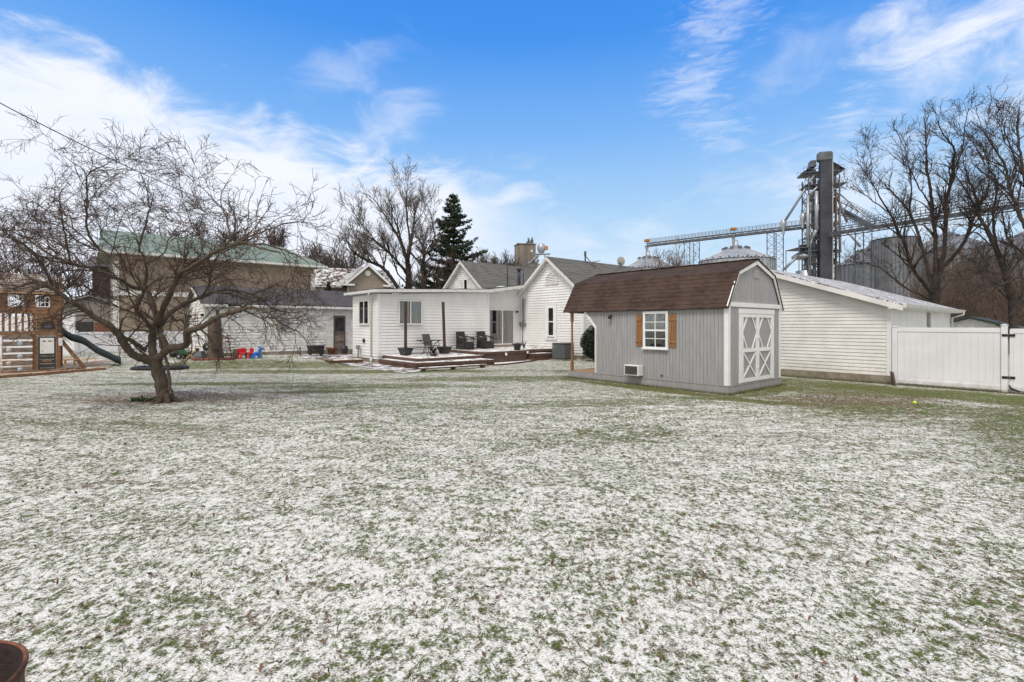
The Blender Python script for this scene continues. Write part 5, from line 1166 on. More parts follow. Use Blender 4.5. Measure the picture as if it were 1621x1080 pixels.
for sx in (-1, 1):
    for sy in (-1, 1): m = MB(); m.bar((sx*1.1, sy*1, 0), (sx*1.1, sy*1, z1), .25); m.build('leg', M_galv, HT)
m = MB(); m.lathe([(.001, 3.3), (.9, 2.9), (1.3, 1.9), (1.1, .9), (.5, 0), (.001, 0)], (0, 0, z1), 14); m.box(-1.6, 2.6, -1.2, 1.2, z1-.2, z1); m.build('hopper', M_galv, HT)
m = MB()
for i in range(4): m.bar((-.5, -.6+i*.4, z1+.2), (-4.6+i*.9, -.6+i*.4, z0), .28)
m.build('pipe', M_galv, HT); m = MB(); m.box(.9, 2.0, -.4, .4, z1+1.2, z1+2.3); m.build('motor', M_orange, HT)
m = MB()
for i in range(5): m.box(-9+i*1.6, -8.1+i*1.6, -3, -2, z0-.8, z0+rr.uniform(-.2, .8)); m.tube([(-9+i*1.7, -2, z0-.4), (-7.6+i*1.7, -2, z0+1.4)], .2, 6)
m.build('walkway_unit', M_galv_dk, HT)

def grain_bin(name, label, px, d, r, ez, az_, ribs=60, mt=M_galv, vents=True, grp='grain bins with cone roofs', rings=14):
    t = thing(name, label, 'grain bin', (*xy(px, d), 0), 0, grp)
    n = 72; m = MB(); vs = []; z = 0; rows = []
    k = int(ez/.28)
    for j in range(k+1): rows.append((r+(.05 if j % 2 else 0), ez*j/k))
    m.lathe(rows, n=n); m.build('wall', mt, t)
    m = MB()
    for i in range(40):
        a = 2*math.pi*i/40; m.bar(((r+.12)*math.cos(a), (r+.12)*math.sin(a), 0), ((r+.12)*math.cos(a), (r+.12)*math.sin(a), ez), .12)
    m.build('stiffener', mt, t)
    if az_ > ez:
        m = MB(); n2 = ribs*2; rt = .75; R0 = r+.25
        vs = []
        for q, (rr_, z_) in enumerate(((R0, ez+.02), (rt, az_-.0))):
            for i in range(n2): a = 2*math.pi*i/n2; vs.append((rr_*math.cos(a), rr_*math.sin(a), z_+(.16 if i % 2 else 0)*(1 if q == 0 else .5)))
        m.add(vs, [(i, (i+1) % n2, n2+(i+1) % n2, n2+i) for i in range(n2)]+[tuple(range(n2, 2*n2))]); m.build('cone_roof', mt, t)
        m = MB(); m.lathe([(rt*.8, -.3), (rt*.8, .3), (.4, .55), (.4, 1.3), (.001, 1.3)], (0, 0, az_), 16); m.build('roof_cap', mt, t)
        if vents:
            m = MB()
            for i in range(10):
                a = 2*math.pi*i/10+.2; q = .33; rr_ = R0+(rt-R0)*(1-q*.75); z_ = ez+(az_-ez)*(1-q*.75); c, s = math.cos(a), math.sin(a)
                m.box(rr_*c-.34, rr_*c+.34, rr_*s-.34, rr_*s+.34, z_-.1, z_+.55, bev=.1)
            build_split(m, 'roof_vent', M_galv_dk, t); m = MB()
            for i in range(26):
                a = 2*math.pi*i/26; q = R0-.4; m.box(q*math.cos(a)-.12, q*math.cos(a)+.12, q*math.sin(a)-.12, q*math.sin(a)+.12, ez, ez+.55)
            m.build('eave_brackets', M_galv_dk, t)
    return t
grain_bin('grain_bin', 'galvanised grain bin under the far left end of the conveyor, partly behind a bare bush', 1026, 130, 7.0, zz(428, 130), zz(405, 130))
grain_bin('grain_bin', 'large galvanised grain bin with cone roof just above the brown shed roof', 1165, 110, 7.6, zz(414.5, 110), zz(389.5, 110))
grain_bin('grain_bin', 'galvanised grain bin right of the dark elevator tower, behind bare branches', 1378, 125, 7.5, zz(421, 125), zz(391, 125), mt=M_bin)
grain_bin('tall_steel_tank', 'tall dark cylindrical tank with a pale top rim behind the bare tree', 1417, 118, 4.6, zz(380, 118), zz(375, 118), mt=M_bin, vents=False, grp='dark steel tanks behind the bare trees')
grain_bin('grain_bin', 'wide dark grain bin behind the fork of the left bare tree', 1500, 128, 11, zz(404, 128), zz(369, 128), mt=M_bin)
grain_bin('grain_bin', 'wide dark grain bin at the right edge behind the rightmost bare trees', 1628, 112, 11, zz(408, 112), zz(366, 112), mt=M_bin)

def truss(name, label, A, B, w, h, mt, rail=1.1, n=30, cat='conveyor'):
    A = Vector(A); B = Vector(B); d = B-A; L = d.length; dn = d.normalized(); s = dn.cross(Vector((0, 0, 1))).normalized(); up = s.cross(dn)
    t = thing(name, label, cat, A, 0); m = MB()
    def P(x, i, j): return dn*x+s*(w/2*i)+up*j
    m.bar(P(0, 0, h*.35), P(L, 0, h*.35), w*.7, h*.34, up)
    mb = m.build('trough', mt, t); m = MB()
    for i in (-1, 1):
        m.bar(P(0, i, 0), P(L, i, 0), .18); m.bar(P(0, i, h), P(L, i, h), .16)
        for k in range(n): m.bar(P(L*k/n, i, 0 if k % 2 else h), P(L*(k+1)/n, i, h if k % 2 else 0), .08)
    m.build('truss', M_galv_dk, t); m = MB()
    for i in (-1.25, 1.25):
        m.bar(P(0, i, h+rail), P(L, i, h+rail), .07); m.bar(P(0, i, h+rail*.5), P(L, i, h+rail*.5), .05)
        for k in range(n+1): m.bar(P(L*k/n, i, h), P(L*k/n, i, h+rail), .06)
    m.build('handrail', M_galv_dk, t); return t
a = Vector((*xy(1024, 130), zz(390.5, 130))); b = Vector((*xy(1286, 112), zz(360, 112)))
truss('conveyor_gallery', 'long elevated grain conveyor running left from the elevator tower', a, b, 1.1, .8, M_galv_dk, 1.0, 46)
a2 = Vector((*xy(1318, 106), zz(374, 106))); b2 = Vector((*xy(1700, 72), zz(318, 72)))
truss('conveyor_gallery', 'elevated grain conveyor passing behind the bare trees at the right', a2, b2, 2.4, 1.5, M_galv_dk, 1.1, 46)
truss('inclined_conveyor', 'short inclined lattice conveyor coming down right of the elevator tower', Vector((*xy(1326, 110), zz(336, 110))), Vector((*xy(1380, 104), zz(366, 104))), 2.0, 2.2, M_galv_dk, .6, 12)
for (px, d, lab) in ((1024, 130, 'small orange motor at the far left end of the conveyor'), (1161, 120, 'small orange motor above the large cone roofed bin')):
    q = Vector((*xy(px, d), zz(390.5 if px < 1100 else 373, d))); t = thing('conveyor_motor', lab, 'motor', q); m = MB(); m.box(-.65, .65, -.5, .5, 1.2, 1.9, bev=.1); m.build('motor', M_orange, t); m = MB(); m.lathe([(.6, .2), (.32, -.9), (.32, -4)], n=12); m.build('spout', M_galv, t)
def lattice(name, label, px, d, w, top, grp='lattice towers holding the conveyor'):
    t = thing(name, label, 'tower', (*xy(px, d), 0), R(10), grp)
    for sx in (-1, 1):
        for sy in (-1, 1): m = MB(); m.bar((sx*w/2, sy*w/2, 0), (sx*w/2, sy*w/2, top), .14); m.build('leg', M_galv_dk, t)
    m = MB(); n = int(top/1.8)
    for k in range(n):
        z0, z1 = top*k/n, top*(k+1)/n
        for s in (-1, 1):
            m.bar((-w/2, s*w/2, z0), (w/2, s*w/2, z1), .06); m.bar((s*w/2, -w/2, z0), (s*w/2, w/2, z1), .06); m.bar((-w/2, s*w/2, z1), (w/2, s*w/2, z1), .06)
    m.build('bracing', M_galv_dk, t)
lattice('support_tower', 'slim lattice tower under the conveyor between the two cone roofed bins', 1095, 123, 2.6, zz(384, 123)); lattice('support_tower', 'slim lattice tower under the conveyor left of the elevator hopper', 1227, 116, 2.4, zz(368, 116))
lattice('support_tower', 'slim lattice tower under the right conveyor beside the dark tank', 1367, 103, 2.0, zz(370, 103)); 
ET = thing('elevator_tower', 'tall dark bucket elevator tower with platforms and slanting grain spouts', 'grain elevator', (*xy(1305, 108), 0), R(-14))
def tower():
    zt = zz(241, 108)
    m = MB(); m.box(-1.15, 1.15, -1.2, -.2, 0, zt-2.2, bev=.05)
    for k in range(16): m.box(-1.17, 1.17, -1.22, -.18, 1+k*2.25, 1.06+k*2.25)
    m.build('leg_casing', M_steel_leg, ET)
    m = MB(); m.box(-1.55, 1.25, -1.35, .3, zt-2.2, zt-.2, bev=.25); m.build('head', M_galv_dk, ET)
    m = MB(); m.box(1.151, 1.35, -1.1, -.3, 0, zt-.6); m.build('edge_duct', M_galv, ET)
    for sx in (-3.0, 3.0):
        for sy in (.2, 4.6): m = MB(); m.bar((sx, sy, 0), (sx, sy, zt-5), .22); m.build('frame_leg', M_galv_dk, ET)
    m = MB(); lv = [2+i*3.1 for i in range(12)]
    for i, z in enumerate(lv[:-1]):
        z1 = lv[i+1]
        for s in (-3, 3): m.bar((s, .2, z), (s, 4.6, z1), .10); m.bar((s, 4.6, z), (s, .2, z1), .08); m.bar((s, .2, z1), (s, 4.6, z1), .12)
        for y in (.2, 4.6): m.bar((-3, y, z), (3, y, z1), .10); m.bar((3, y, z), (-3, y, z1), .08); m.bar((-3, y, z1), (3, y, z1), .12)
        m.tube([(-1.6, 1.2, z), (-1.6, 1.2, z1)], .35, 6)
    m.build('bracing', M_galv_dk, ET)
    m = MB(); rr = random.Random(5)
    for py, wl, wr in ((270, 4.0, 3.8), (290, 3.6, 4.4), (313, 2.6, 3.0), (332, 3.2, 3.2), (353, 3.4, 3.2), (372, 3, 3), (396, 3.6, 3.0), (415, 3, 3)):
        z = zz(py, 108); m.box(-wl, wr, .1, 4.8, z-.18, z)
        for y in (.1, 4.8):
            m.bar((-wl, y, z+1.1), (wr, y, z+1.1), .07)
            for k in range(9): x = -wl+(wl+wr)*k/8; m.bar((x, y, z), (x, y, z+1.1), .06)
        for k in range(4): x = rr.uniform(-2.4, 2.4); m.box(x-.5, x+.5, 1, 2.4, z+.001, z+rr.uniform(.8, 2.2))
        m.bar((-wl+.3, 1, z), (wr*.6, 1, z-2.6), .25)
    m.build('platforms', M_galv_dk, ET)
    m = MB(); z = zz(270, 108)
    m.add([(-4.2, -.2, z), (-1.2, -.2, z+1.6), (-1.2, 4.8, z+1.6), (-4.2, 4.8, z)], [(0, 1, 2, 3)]); m.add([(4.0, -.2, z), (1.3, -.2, z+2.0), (1.3, 4.8, z+2.0), (4.0, 4.8, z)], [(0, 1, 2, 3)]); m.box(-2.6, -1.6, 0, 2, z+1, z+2.4); m.build('top_canopy', M_galv_dk, ET)
    inv = ET.matrix_basis.inverted() if hasattr(ET, 'matrix_basis') else Matrix.Identity(4)
    M = Matrix.Translation(ET.location) @ Matrix.Rotation(ET.rotation_euler.z, 4, 'Z'); inv = M.inverted()
    for (p0, p1, r_) in (((1291, 274, 109), (1240, 354, 113), .28), ((1290, 312, 109), (1271, 352, 111), .26), ((1279, 310, 109), (1279, 392, 109), .33), ((1292.5, 303, 106), (1292.5, 364, 106), .35), ((1292, 364, 106), (1286, 378, 107), .33),
                         ((1281, 309, 109), (1294, 296, 108), .25), ((1321, 300, 109), (1341, 352, 108), .3), ((1328, 306, 109), (1378, 350, 100), .16), ((1329, 330, 108), (1330, 400, 108), .28), ((1342, 368, 106), (1362, 390, 106), .22), ((1241, 427, 112), (1261, 407, 111), .3), ((1283, 320, 109), (1283, 440, 109), .15), ((1298, 380, 110), (1298, 460, 110), .6)):
        m = MB(); m.tube([inv @ W(*p0), inv @ W(*p1)], r_, 8); m.build('spout', M_galv if r_ < .5 else M_galv_dk, ET)
    m = MB()
    for (px, py, d) in ((1240, 354, 113), (1271, 344, 111)): m.lathe([(.3, .9), (.7, .3), (.6, -.6), (.3, -1.6), (.3, -2.5)], inv @ W(px, py, d), 10)
    m.build('spout_joint', M_galv, ET)
    m = MB(); m.bar((2.2, -.05, 0), (2.2, -.05, zt-9), .55, .3); m.build('ladder_cage', mat('rust_brown_steel', (.16, .09, .05), .8, .2), ET)
tower()
HP = thing('cone_hopper', 'grey cone shaped hopper on a railed stand left of the elevator tower', 'hopper', (*xy(1276, 112), 0), 0)
m = MB(); zc = zz(407, 112); m.lathe([(.5, 2.6), (.6, 1.9), (1.6, 1.1), (2.9, .25), (3.0, 0), (2.8, -.35), (1.0, -.6), (.45, -.9), (.45, -2.8), (.9, -3.2)], (0, 0, zc), 20); m.build('hopper_cone', M_galv, HP)
m = MB(); m.lathe([(1.9, -7), (2.1, -2.6), (1.9, -2.5), (.001, -2.5)], (0, 0, zc-.6), 20); m.build('steel_drum', M_galv, HP)
m = MB(); zp = zz(390, 112); m.lathe([(.001, 0), (2.0, 0), (2.0, .3), (.001, .3)], (.6, 0, zp), 14)
for k in range(9): a = k*.7; m.bar((.6+2*math.cos(a), 2*math.sin(a), zp+.3), (.6+2*math.cos(a), 2*math.sin(a), zp+1.5), .08)
m.tube([(.6+2*math.cos(k*.35), 2*math.sin(k*.35), zp+1.5) for k in range(19)], .05, 5); m.build('railed_platform', M_galv_dk, HP)
for sx in (-3.1, 1.5):
    for sy in (-2.6, 2.6): m = MB(); m.bar((sx, sy, 0), (sx, sy, zp-.6), .12); m.build('leg', M_galv_dk, HP)
m = MB(); m.box(-3.2, 1.6, -2.7, 2.7, zp-.75, zp-.6); m.build('cover_frame', M_galv_dk, HP)
t = thing('green_roofed_shed', 'low pale shed with a dark green roof behind the garage corner', 'shed', (*xy(1535, 33), 0), YAW)
m = MB(); m.prism([(-2.4, 0), (2.4, 0), (2.4, 1.5), (0, 2.25), (-2.4, 1.5)], 5, 'x', 0); m.build('wall', M_siding_old, t)
m = MB()
for s in (-1, 1): m.prism([(s*2.8, 1.4), (s*.001, 2.3), (s*.001, 2.4), (s*2.8, 1.5)], 5.8, 'x', -.4)
m.build('roof', mat('dark_green_roof', (.06, .08, .075), .7, .2), t)
# overhead cable
pts = [(-150, 76, 9), (0, 163, 12), (52, 190, 13.3), (150, 239, 16.5), (250, 286, 21), (339, 324, 27), (430, 360, 36), (520, 391, 50), (610, 418, 70)]
P = [W(*p) for p in pts]; Q = []
for i in range(len(P)-1):
    p0, p1, p2, p3 = P[max(i-1, 0)], P[i], P[i+1], P[min(i+2, len(P)-1)]
    for k in range(6):
        t_ = k/6; Q.append(.5*((2*p1)+(p2-p0)*t_+(2*p0-5*p1+4*p2-p3)*t_*t_+(3*p1-p0-3*p2+p3)*t_**3))
m = MB(); m.tube(Q+[P[-1]], [.012+.012*i/len(Q) for i in range(len(Q)+1)], 6); o = m.build('overhead_cable', M_black); tag(o, 'thin black overhead cable crossing above the crooked tree', 'cable')
# ------------------------------------------------------------------ trees
def fast_tubes(name, polys, sides, material, parent):
    """polys: list of (pts Nx3, radii N)"""
    V = []; Fc = []; base = 0; ang = np.arange(sides)*2*math.pi/sides; ca, sa = np.cos(ang), np.sin(ang)
    for P, r in polys:
        T = np.gradient(P, axis=0); T /= (np.linalg.norm(T, axis=1)[:, None]+1e-9)
        ref = np.array([.31, .2, .93]) if abs(T[0, 2]) < .8 else np.array([1., .1, 0.])
        X = np.cross(T, ref); X /= (np.linalg.norm(X, axis=1)[:, None]+1e-9); Y = np.cross(T, X)
        ring = P[:, None, :]+r[:, None, None]*(X[:, None, :]*ca[None, :, None]+Y[:, None, :]*sa[None, :, None])
        V.append(ring.reshape(-1, 3)); n = len(P)
        i = np.arange(n-1)[:, None]*sides; k = np.arange(sides)[None, :]; k2 = (k+1) % sides
        Fc.append((np.stack([i+k, i+k2, i+sides+k2, i+sides+k], -1)+base).reshape(-1, 4)); base += n*sides
    V = np.concatenate(V); Fc = np.concatenate(Fc).astype(np.int32)
    me = bpy.data.meshes.new(name); me.vertices.add(len(V)); me.vertices.foreach_set('co', V.ravel())
    me.loops.add(Fc.size); me.loops.foreach_set('vertex_index', Fc.ravel()); me.polygons.add(len(Fc))
    me.polygons.foreach_set('loop_start', np.arange(0, Fc.size, 4, dtype=np.int32)); me.polygons.foreach_set('loop_total', np.full(len(Fc), 4, dtype=np.int32))
    me.polygons.foreach_set('use_smooth', np.ones(len(Fc), dtype=bool)); me.update(); me.materials.append(material)
    o = link(bpy.data.objects.new(name, me)); o.parent = parent; return o
def smooth_line(P, k=5, jit=0.0, rg=None):
    P = np.asarray(P, float); out = []
    for i in range(len(P)-1):
        p0, p1, p2, p3 = P[max(i-1, 0)], P[i], P[i+1], P[min(i+2, len(P)-1)]
        for q in range(k):
            t = q/k; out.append(.5*((2*p1)+(p2-p0)*t+(2*p0-5*p1+4*p2-p3)*t*t+(3*p1-p0-3*p2+p3)*t**3))
    out.append(P[-1]); out = np.array(out)
    if jit: out[1:] += rg.normal(size=(len(out)-1, 3))*jit
    return out
def grow(rg, parents, spec, rmin, out, level=0):
    """spec: list of dict(dens, len, ang, up, wand, seg, rf) per level"""
    if level >= len(spec): return
    s = spec[level]; kids = []
    for (P, r) in parents:
        seg = np.linalg.norm(np.diff(P, axis=0), axis=1); L = seg.sum(); n = rg.poisson(s['dens']*L)
        for _ in range(n):
            t = rg.uniform(s.get('t0', .15), 1)*L; c = np.cumsum(seg); i = min(np.searchsorted(c, t), len(seg)-1); f = (t-(c[i]-seg[i]))/max(seg[i], 1e-6)
            p = P[i]+(P[i+1]-P[i])*f; pr = r[i]; T = (P[i+1]-P[i])/max(seg[i], 1e-6)
            if p[2] < s.get('zmin', -99): continue
            q = rg.normal(size=3); q -= T*q.dot(T); q /= np.linalg.norm(q)+1e-9
            a = R(rg.uniform(*s['ang'])); d = T*math.cos(a)+q*math.sin(a)+np.array([0, 0, s['up']]); d /= np.linalg.norm(d)
            l = s['len']*rg.uniform(.45, 1.25)*(1-s.get('tip', .35)*t/L); k = s['seg']; pts = [p]; bend = rg.normal(size=3)*s['wand']*s.get('bend', .6)
            for j in range(k):
                d = d+(rg.normal(size=3)*s['wand']+bend)/k**.5+np.array([0, 0, s.get('curl', 0)/k]); d /= np.linalg.norm(d); pts.append(pts[-1]+d*l/k)
            r0 = min(pr*s['rf'], s.get('rmax', 9)); r0 = max(r0, rmin*1.25); rr = np.linspace(r0, max(rmin*.8, r0*.35), k+1)
            kids.append((np.array(pts), rr))
    out.append(kids); grow(rg, kids, spec, rmin, out, level+1)
def make_tree(name, label, cat, limbs, spec, rmin, seed, mt, mc, group=None, sides=8, smk=5, jit=.0, base=None, thick=1.0):
    rg = np.random.default_rng(seed); L = []
    for pts, r0, r1 in limbs:
        P = smooth_line(pts, smk, jit, rg); L.append((P, np.linspace(r0, r1, len(P))*thick*(1+.06*rg.normal(size=len(P)))))
    b = Vector(limbs[0][0][0]) if base is None else Vector(base)
    t = thing(name, label, cat, b, 0, group)
    for i, (P, r) in enumerate(L): L[i] = (P-np.array(b), r)
    fast_tubes('trunk', L, sides, mt, t)
    out = []; grow(rg, L, spec, rmin, out)
    big = out[0] if out else []; sm_ = [k for o in out[1:] for k in o]
    if big: fast_tubes('branches', big, 5, mt, t)
    if sm_: fast_tubes('crown', sm_, 3, mc, t)
    return t
# crooked tree in the garden, limbs traced one by one with their own distances
def tz(p, d): return W(p[0]/3, 240+p[1]/3, d)
def limb(pts, d0, d1, r0, r1):
    n = len(pts)-1; return ([tuple(tz(p, d0+(d1-d0)*i/n)) for i, p in enumerate(pts)], r0, r1)
b0 = G(262, 637); D0 = b0.y
base_d = D0
limbs = [
 ([tuple(b0+Vector((.0, .0, -.12))), tuple(b0+Vector((-.01, 0, .05))), tuple(tz((772, 1110), D0)), tuple(tz((752, 1050), D0)), tuple(tz((735, 1000), D0))], .215, .16),
 limb([(735, 1005), (680, 985), (625, 960), (590, 915), (560, 865), (520, 830), (440, 780), (380, 735), (330, 710), (250, 650), (170, 625), (90, 640), (60, 655)], D0, D0-2.2, .13, .02),
 limb([(570, 872), (630, 905), (695, 945)], D0-.3, D0+.1, .05, .07),
 limb([(735, 1005), (722, 930), (728, 860), (745, 800), (722, 720), (695, 650), (680, 615)], D0, D0+.9, .12, .07),
 limb([(742, 830), (765, 770), (800, 690), (838, 610), (852, 580), (900, 555), (940, 530), (1010, 480), (1100, 450), (1150, 430), (1250, 462), (1330, 480)], D0+.2, D0-1.8, .10, .02),
 limb([(755, 820), (820, 760), (880, 720), (960, 690), (1030, 665), (1090, 655), (1200, 680), (1290, 740), (1370, 765), (1440, 760)], D0+.2, D0+2.6, .085, .012),
 limb([(740, 1000), (775, 955), (820, 930), (870, 925), (888, 900), (882, 865), (905, 850), (960, 830), (1010, 800), (1050, 780), (1140, 755)], D0, D0-.8, .12, .06),
 limb([(1140, 755), (1200, 740), (1260, 760), (1320, 790), (1400, 790), (1460, 770)], D0-.8, D0-1.4, .045, .01),
 limb([(1090, 730), (1140, 730), (1170, 760), (1250, 790), (1330, 780)], D0-.3, D0+.8, .045, .012),
 limb([(1290, 780), (1360, 830), (1420, 860), (1480, 920)], D0-1.0, D0-.4, .03, .006),
 limb([(795, 940), (780, 900), (760, 860), (748, 810)], D0-.1, D0+.3, .085, .07),
 limb([(722, 850), (690, 800), (650, 762), (655, 720), (672, 690), (690, 640)], D0+.1, D0-.4, .06, .045),
 limb([(690, 655), (650, 650), (600, 630), (560, 600), (480, 570), (400, 545), (300, 530), (200, 500), (100, 460), (-20, 430)], D0+.9, D0-.9, .07, .012),
 limb([(690, 630), (640, 590), (600, 570), (550, 540), (500, 480), (450, 450), (390, 400), (300, 330), (190, 260), (100, 190)], D0+.8, D0+2.8, .06, .008),
 limb([(690, 620), (695, 560), (680, 500), (660, 455), (690, 350), (708, 270), (700, 200), (705, 120)], D0+.9, D0+.2, .05, .008),
 limb([(470, 465), (430, 410), (410, 350), (415, 260), (415, 200), (412, 120), (450, 85), (490, 70), (520, 50), (575, 25)], D0+1.8, D0+.4, .045, .006),
 limb([(412, 130), (390, 80), (350, 55), (300, 20), (240, -15)], D0+1.0, D0+1.8, .022, .004),
 limb([(430, 95), (520, 90), (620, 85), (700, 110)], D0+.8, D0-.2, .018, .004),
 limb([(335, 530), (315, 430), (300, 340), (285, 260), (290, 190), (340, 160)], D0-.3, D0-1.6, .032, .006),
 limb([(1070, 462), (1092, 410), (1085, 360), (1070, 300), (1050, 250), (1060, 180), (1100, 130)], D0-1.0, D0, .035, .006),
 limb([(1100, 448), (1180, 405), (1240, 385), (1300, 360), (1400, 335), (1510, 345)], D0-1.2, D0-2.4, .035, .005),
 limb([(1080, 300), (1000, 210), (930, 150), (880, 110)], D0-.5, D0+1.0, .02, .004),
 limb([(1130, 440), (1250, 440), (1350, 470), (1450, 520), (1500, 600)], D0-1.3, D0-.4, .03, .005),
 limb([(250, 655), (230, 590), (190, 520), (150, 470), (60, 410), (-30, 350)], D0-1.0, D0-2.6, .045, .01),
 limb([(330, 525), (220, 480), (120, 410), (0, 360), (-80, 330)], D0-.3, D0+1.6, .035, .008),
 limb([(530, 838), (565, 850), (580, 800), (605, 785), (640, 800), (655, 830)], D0-.6, D0-1.1, .035, .015),
 limb([(785, 740), (830, 800), (860, 800), (880, 830), (878, 880)], D0+.2, D0-.1, .028, .03),
 limb([(740, 830), (760, 900), (780, 960), (798, 1020), (806, 1110), (812, 1150)], D0+.1, D0-.15, .035, .045),
 limb([(690, 655), (760, 600), (850, 595), (930, 590), (1000, 560)], D0+.6, D0-.8, .03, .006),
 limb([(700, 530), (780, 480), (800, 420), (860, 330), (830, 260)], D0+.8, D0+2.2, .03, .005),
 limb([(940, 535), (1000, 590), (1010, 520), (1060, 480)], D0-.2, D0+.8, .03, .008),
 limb([(960, 690), (990, 640), (1000, 560), (990, 520)], D0+.8, D0-.2, .04, .02),
 limb([(600, 565), (560, 480), (480, 400), (500, 350), (520, 290)], D0+.9, D0-.5, .025, .005),
 limb([(460, 470), (360, 420), (300, 360), (200, 330), (120, 290), (20, 270)], D0+1.7, D0-.4, .03, .005),
 limb([(400, 545), (330, 470), (240, 420), (120, 370), (60, 300)], D0+.2, D0+1.9, .03, .005),
 limb([(1200, 680), (1290, 640), (1380, 650), (1460, 700)], D0+1.2, D0+.2, .025, .005),
 limb([(1150, 430), (1180, 350), (1180, 250), (1200, 190)], D0-1.3, D0-.6, .02, .004),
 limb([(170, 625), (100, 560), (30, 540), (-60, 560)], D0-1.6, D0-.4, .025, .006),
 limb([(1040, 460), (940, 400), (900, 320), (880, 260)], D0-.9, D0+.5, .022, .005),
]
spec_fg = [dict(dens=3.4, len=1.55, ang=(25, 65), up=.14, wand=.26, seg=9, rf=.5, rmax=.020, curl=-.22, t0=.22, zmin=1.45, bend=1.1),
           dict(dens=5.7, len=.85, ang=(25, 65), up=.06, wand=.26, seg=6, rf=.6, rmax=.009, curl=-.2, bend=1.1, zmin=1.1),
           dict(dens=8.0, len=.30, ang=(25, 60), up=.03, wand=.25, seg=3, rf=.8, rmax=.005, zmin=1.0)]
for k in range(6):
    a = k*1.05+.3; L_ = .30+.12*math.sin(k*2.1); c, s_ = math.cos(a), math.sin(a)
    limbs.append(([tuple(b0+Vector((c*.06, s_*.06, .30))), tuple(b0+Vector((c*.15, s_*.15, .09))), tuple(b0+Vector((c*.26, s_*.26, .015))), tuple(b0+Vector((c*(L_+.1), s_*(L_+.1), -.06)))], .10, .03))
make_tree('crooked_tree', 'large bare crooked tree with sprawling limbs in the left of the lawn', 'tree', limbs, spec_fg, .0040, 11, M_bark, M_twig, sides=10, jit=.008, thick=.77)
# stub of green at the trunk foot
rg = np.random.default_rng(6); t = thing('grass_tuft', 'dark green grass tuft at the foot of the crooked tree', 'grass', G(228, 636))
C = rg.normal(size=(260, 3))*np.array([.13, .07, .02])+np.array([0, 0, .04]); leaf_cloud(C, .05, 8, mat('tuft_green', (.06, .10, .02), .8, .3, 9), 'blades', t)
# platform swing hanging from it
SWL = W(254, 582.5, 13.1); t = thing('tree_swing', 'black rectangular platform swing hanging from the crooked tree', 'swing', SWL, R(4))
m = MB(); P = [(.66*math.cos(a), .30*math.sin(a)) for a in [2*math.pi*k/28 for k in range(28)]]
P = [(max(-.62, min(.62, x*1.15)), y) for x, y in P]; m.tube([(x, y, 0) for x, y in P]+[(P[0][0], P[0][1], 0)], .045, 8); m.build('rim', M_black, t)
m = MB(); m.prism(P, .02, 'z', -.01); m.build('mat', M_black, t)
top = W(247, 520, D0+.2)-SWL
for (x, y) in ((-.55, -.2), (-.55, .2), (.55, -.2), (.55, .2)): m = MB(); m.tube([(x, y, 0), (top.x+x*.05, top.y, top.z)], .007, 5); m.build('rope', M_bark, t)

# big bare trees at the right (traced from 3.087x crop at 1300,130)
def rt(pts, d0, d1, r0, r1, sc_=3.087, ox=1300, oy=130):
    n = len(pts)-1; return ([tuple(W(ox+p[0]/sc_, oy+p[1]/sc_, d0+(d1-d0)*i/n)) for i, p in enumerate(pts)], r0, r1)
spec_big = [dict(tip=.6, dens=2.2, len=2.4, ang=(22, 55), up=.35, wand=.28, seg=7, rf=.55, rmax=.06, curl=.3, t0=.2),
            dict(dens=3.2, len=1.15, ang=(25, 60), up=.22, wand=.30, seg=5, rf=.6, rmax=.022, curl=.2),
            dict(dens=5.0, len=.62, ang=(25, 60), up=.2, wand=.3, seg=3, rf=.7, rmax=.012)]
DA = 34
LA = [([tuple(W(1300+550/3.087, 560, DA))]+[tuple(W(1300+x/3.087, 130+y/3.087, DA)) for x, y in ((550, 1080), (555, 1010), (565, 940))], .60, .48),
 rt([(540, 1030), (490, 970), (440, 900), (412, 800), (370, 720), (335, 640), (290, 570), (240, 480), (170, 380)], DA, DA-3, .26, .03),
 rt([(545, 1010), (512, 880), (480, 760), (430, 640), (385, 580), (310, 500), (250, 440)], DA, DA+3, .24, .03),
 rt([(560, 950), (558, 780), (545, 640), (530, 500), (515, 400), (510, 260), (500, 170)], DA, DA+1, .28, .03),
 rt([(580, 930), (605, 760), (610, 600), (640, 450), (650, 330), (600, 260), (560, 170)], DA, DA-2, .28, .03),
 rt([(600, 900), (690, 800), (740, 680), (770, 600), (720, 480), (660, 400)], DA, DA-3, .24, .03),
 rt([(548, 620), (480, 520), (430, 420), (360, 370), (300, 310)], DA+1, DA+3.5, .10, .02),
 rt([(535, 1060), (420, 1010), (330, 940), (270, 900), (200, 885), (110, 880)], DA, DA-4, .13, .02),
 rt([(640, 450), (690, 330), (700, 220), (720, 130)], DA-1.5, DA-3, .10, .02),
 rt([(335, 640), (240, 570), (180, 530), (120, 510)], DA-1.5, DA-4, .08, .02),
 rt([(430, 640), (440, 520), (430, 420), (410, 330), (360, 230)], DA+1, DA-1, .10, .02),
 rt([(240, 480), (250, 400), (230, 310)], DA-2.2, DA-1, .06, .015),
 rt([(620, 880), (700, 860), (800, 870), (900, 850)], DA, DA+2, .06, .012),
 rt([(590, 700), (660, 600), (760, 560)], DA-1, DA+2, .07, .015)]
make_tree('bare_tree', 'big dark bare tree forking low behind the garage roof', 'tree', LA, spec_big, .0085, 21, M_bark_far, M_bark_far, 'big bare trees at the right', smk=5, jit=.02, thick=.53)
DB = 31
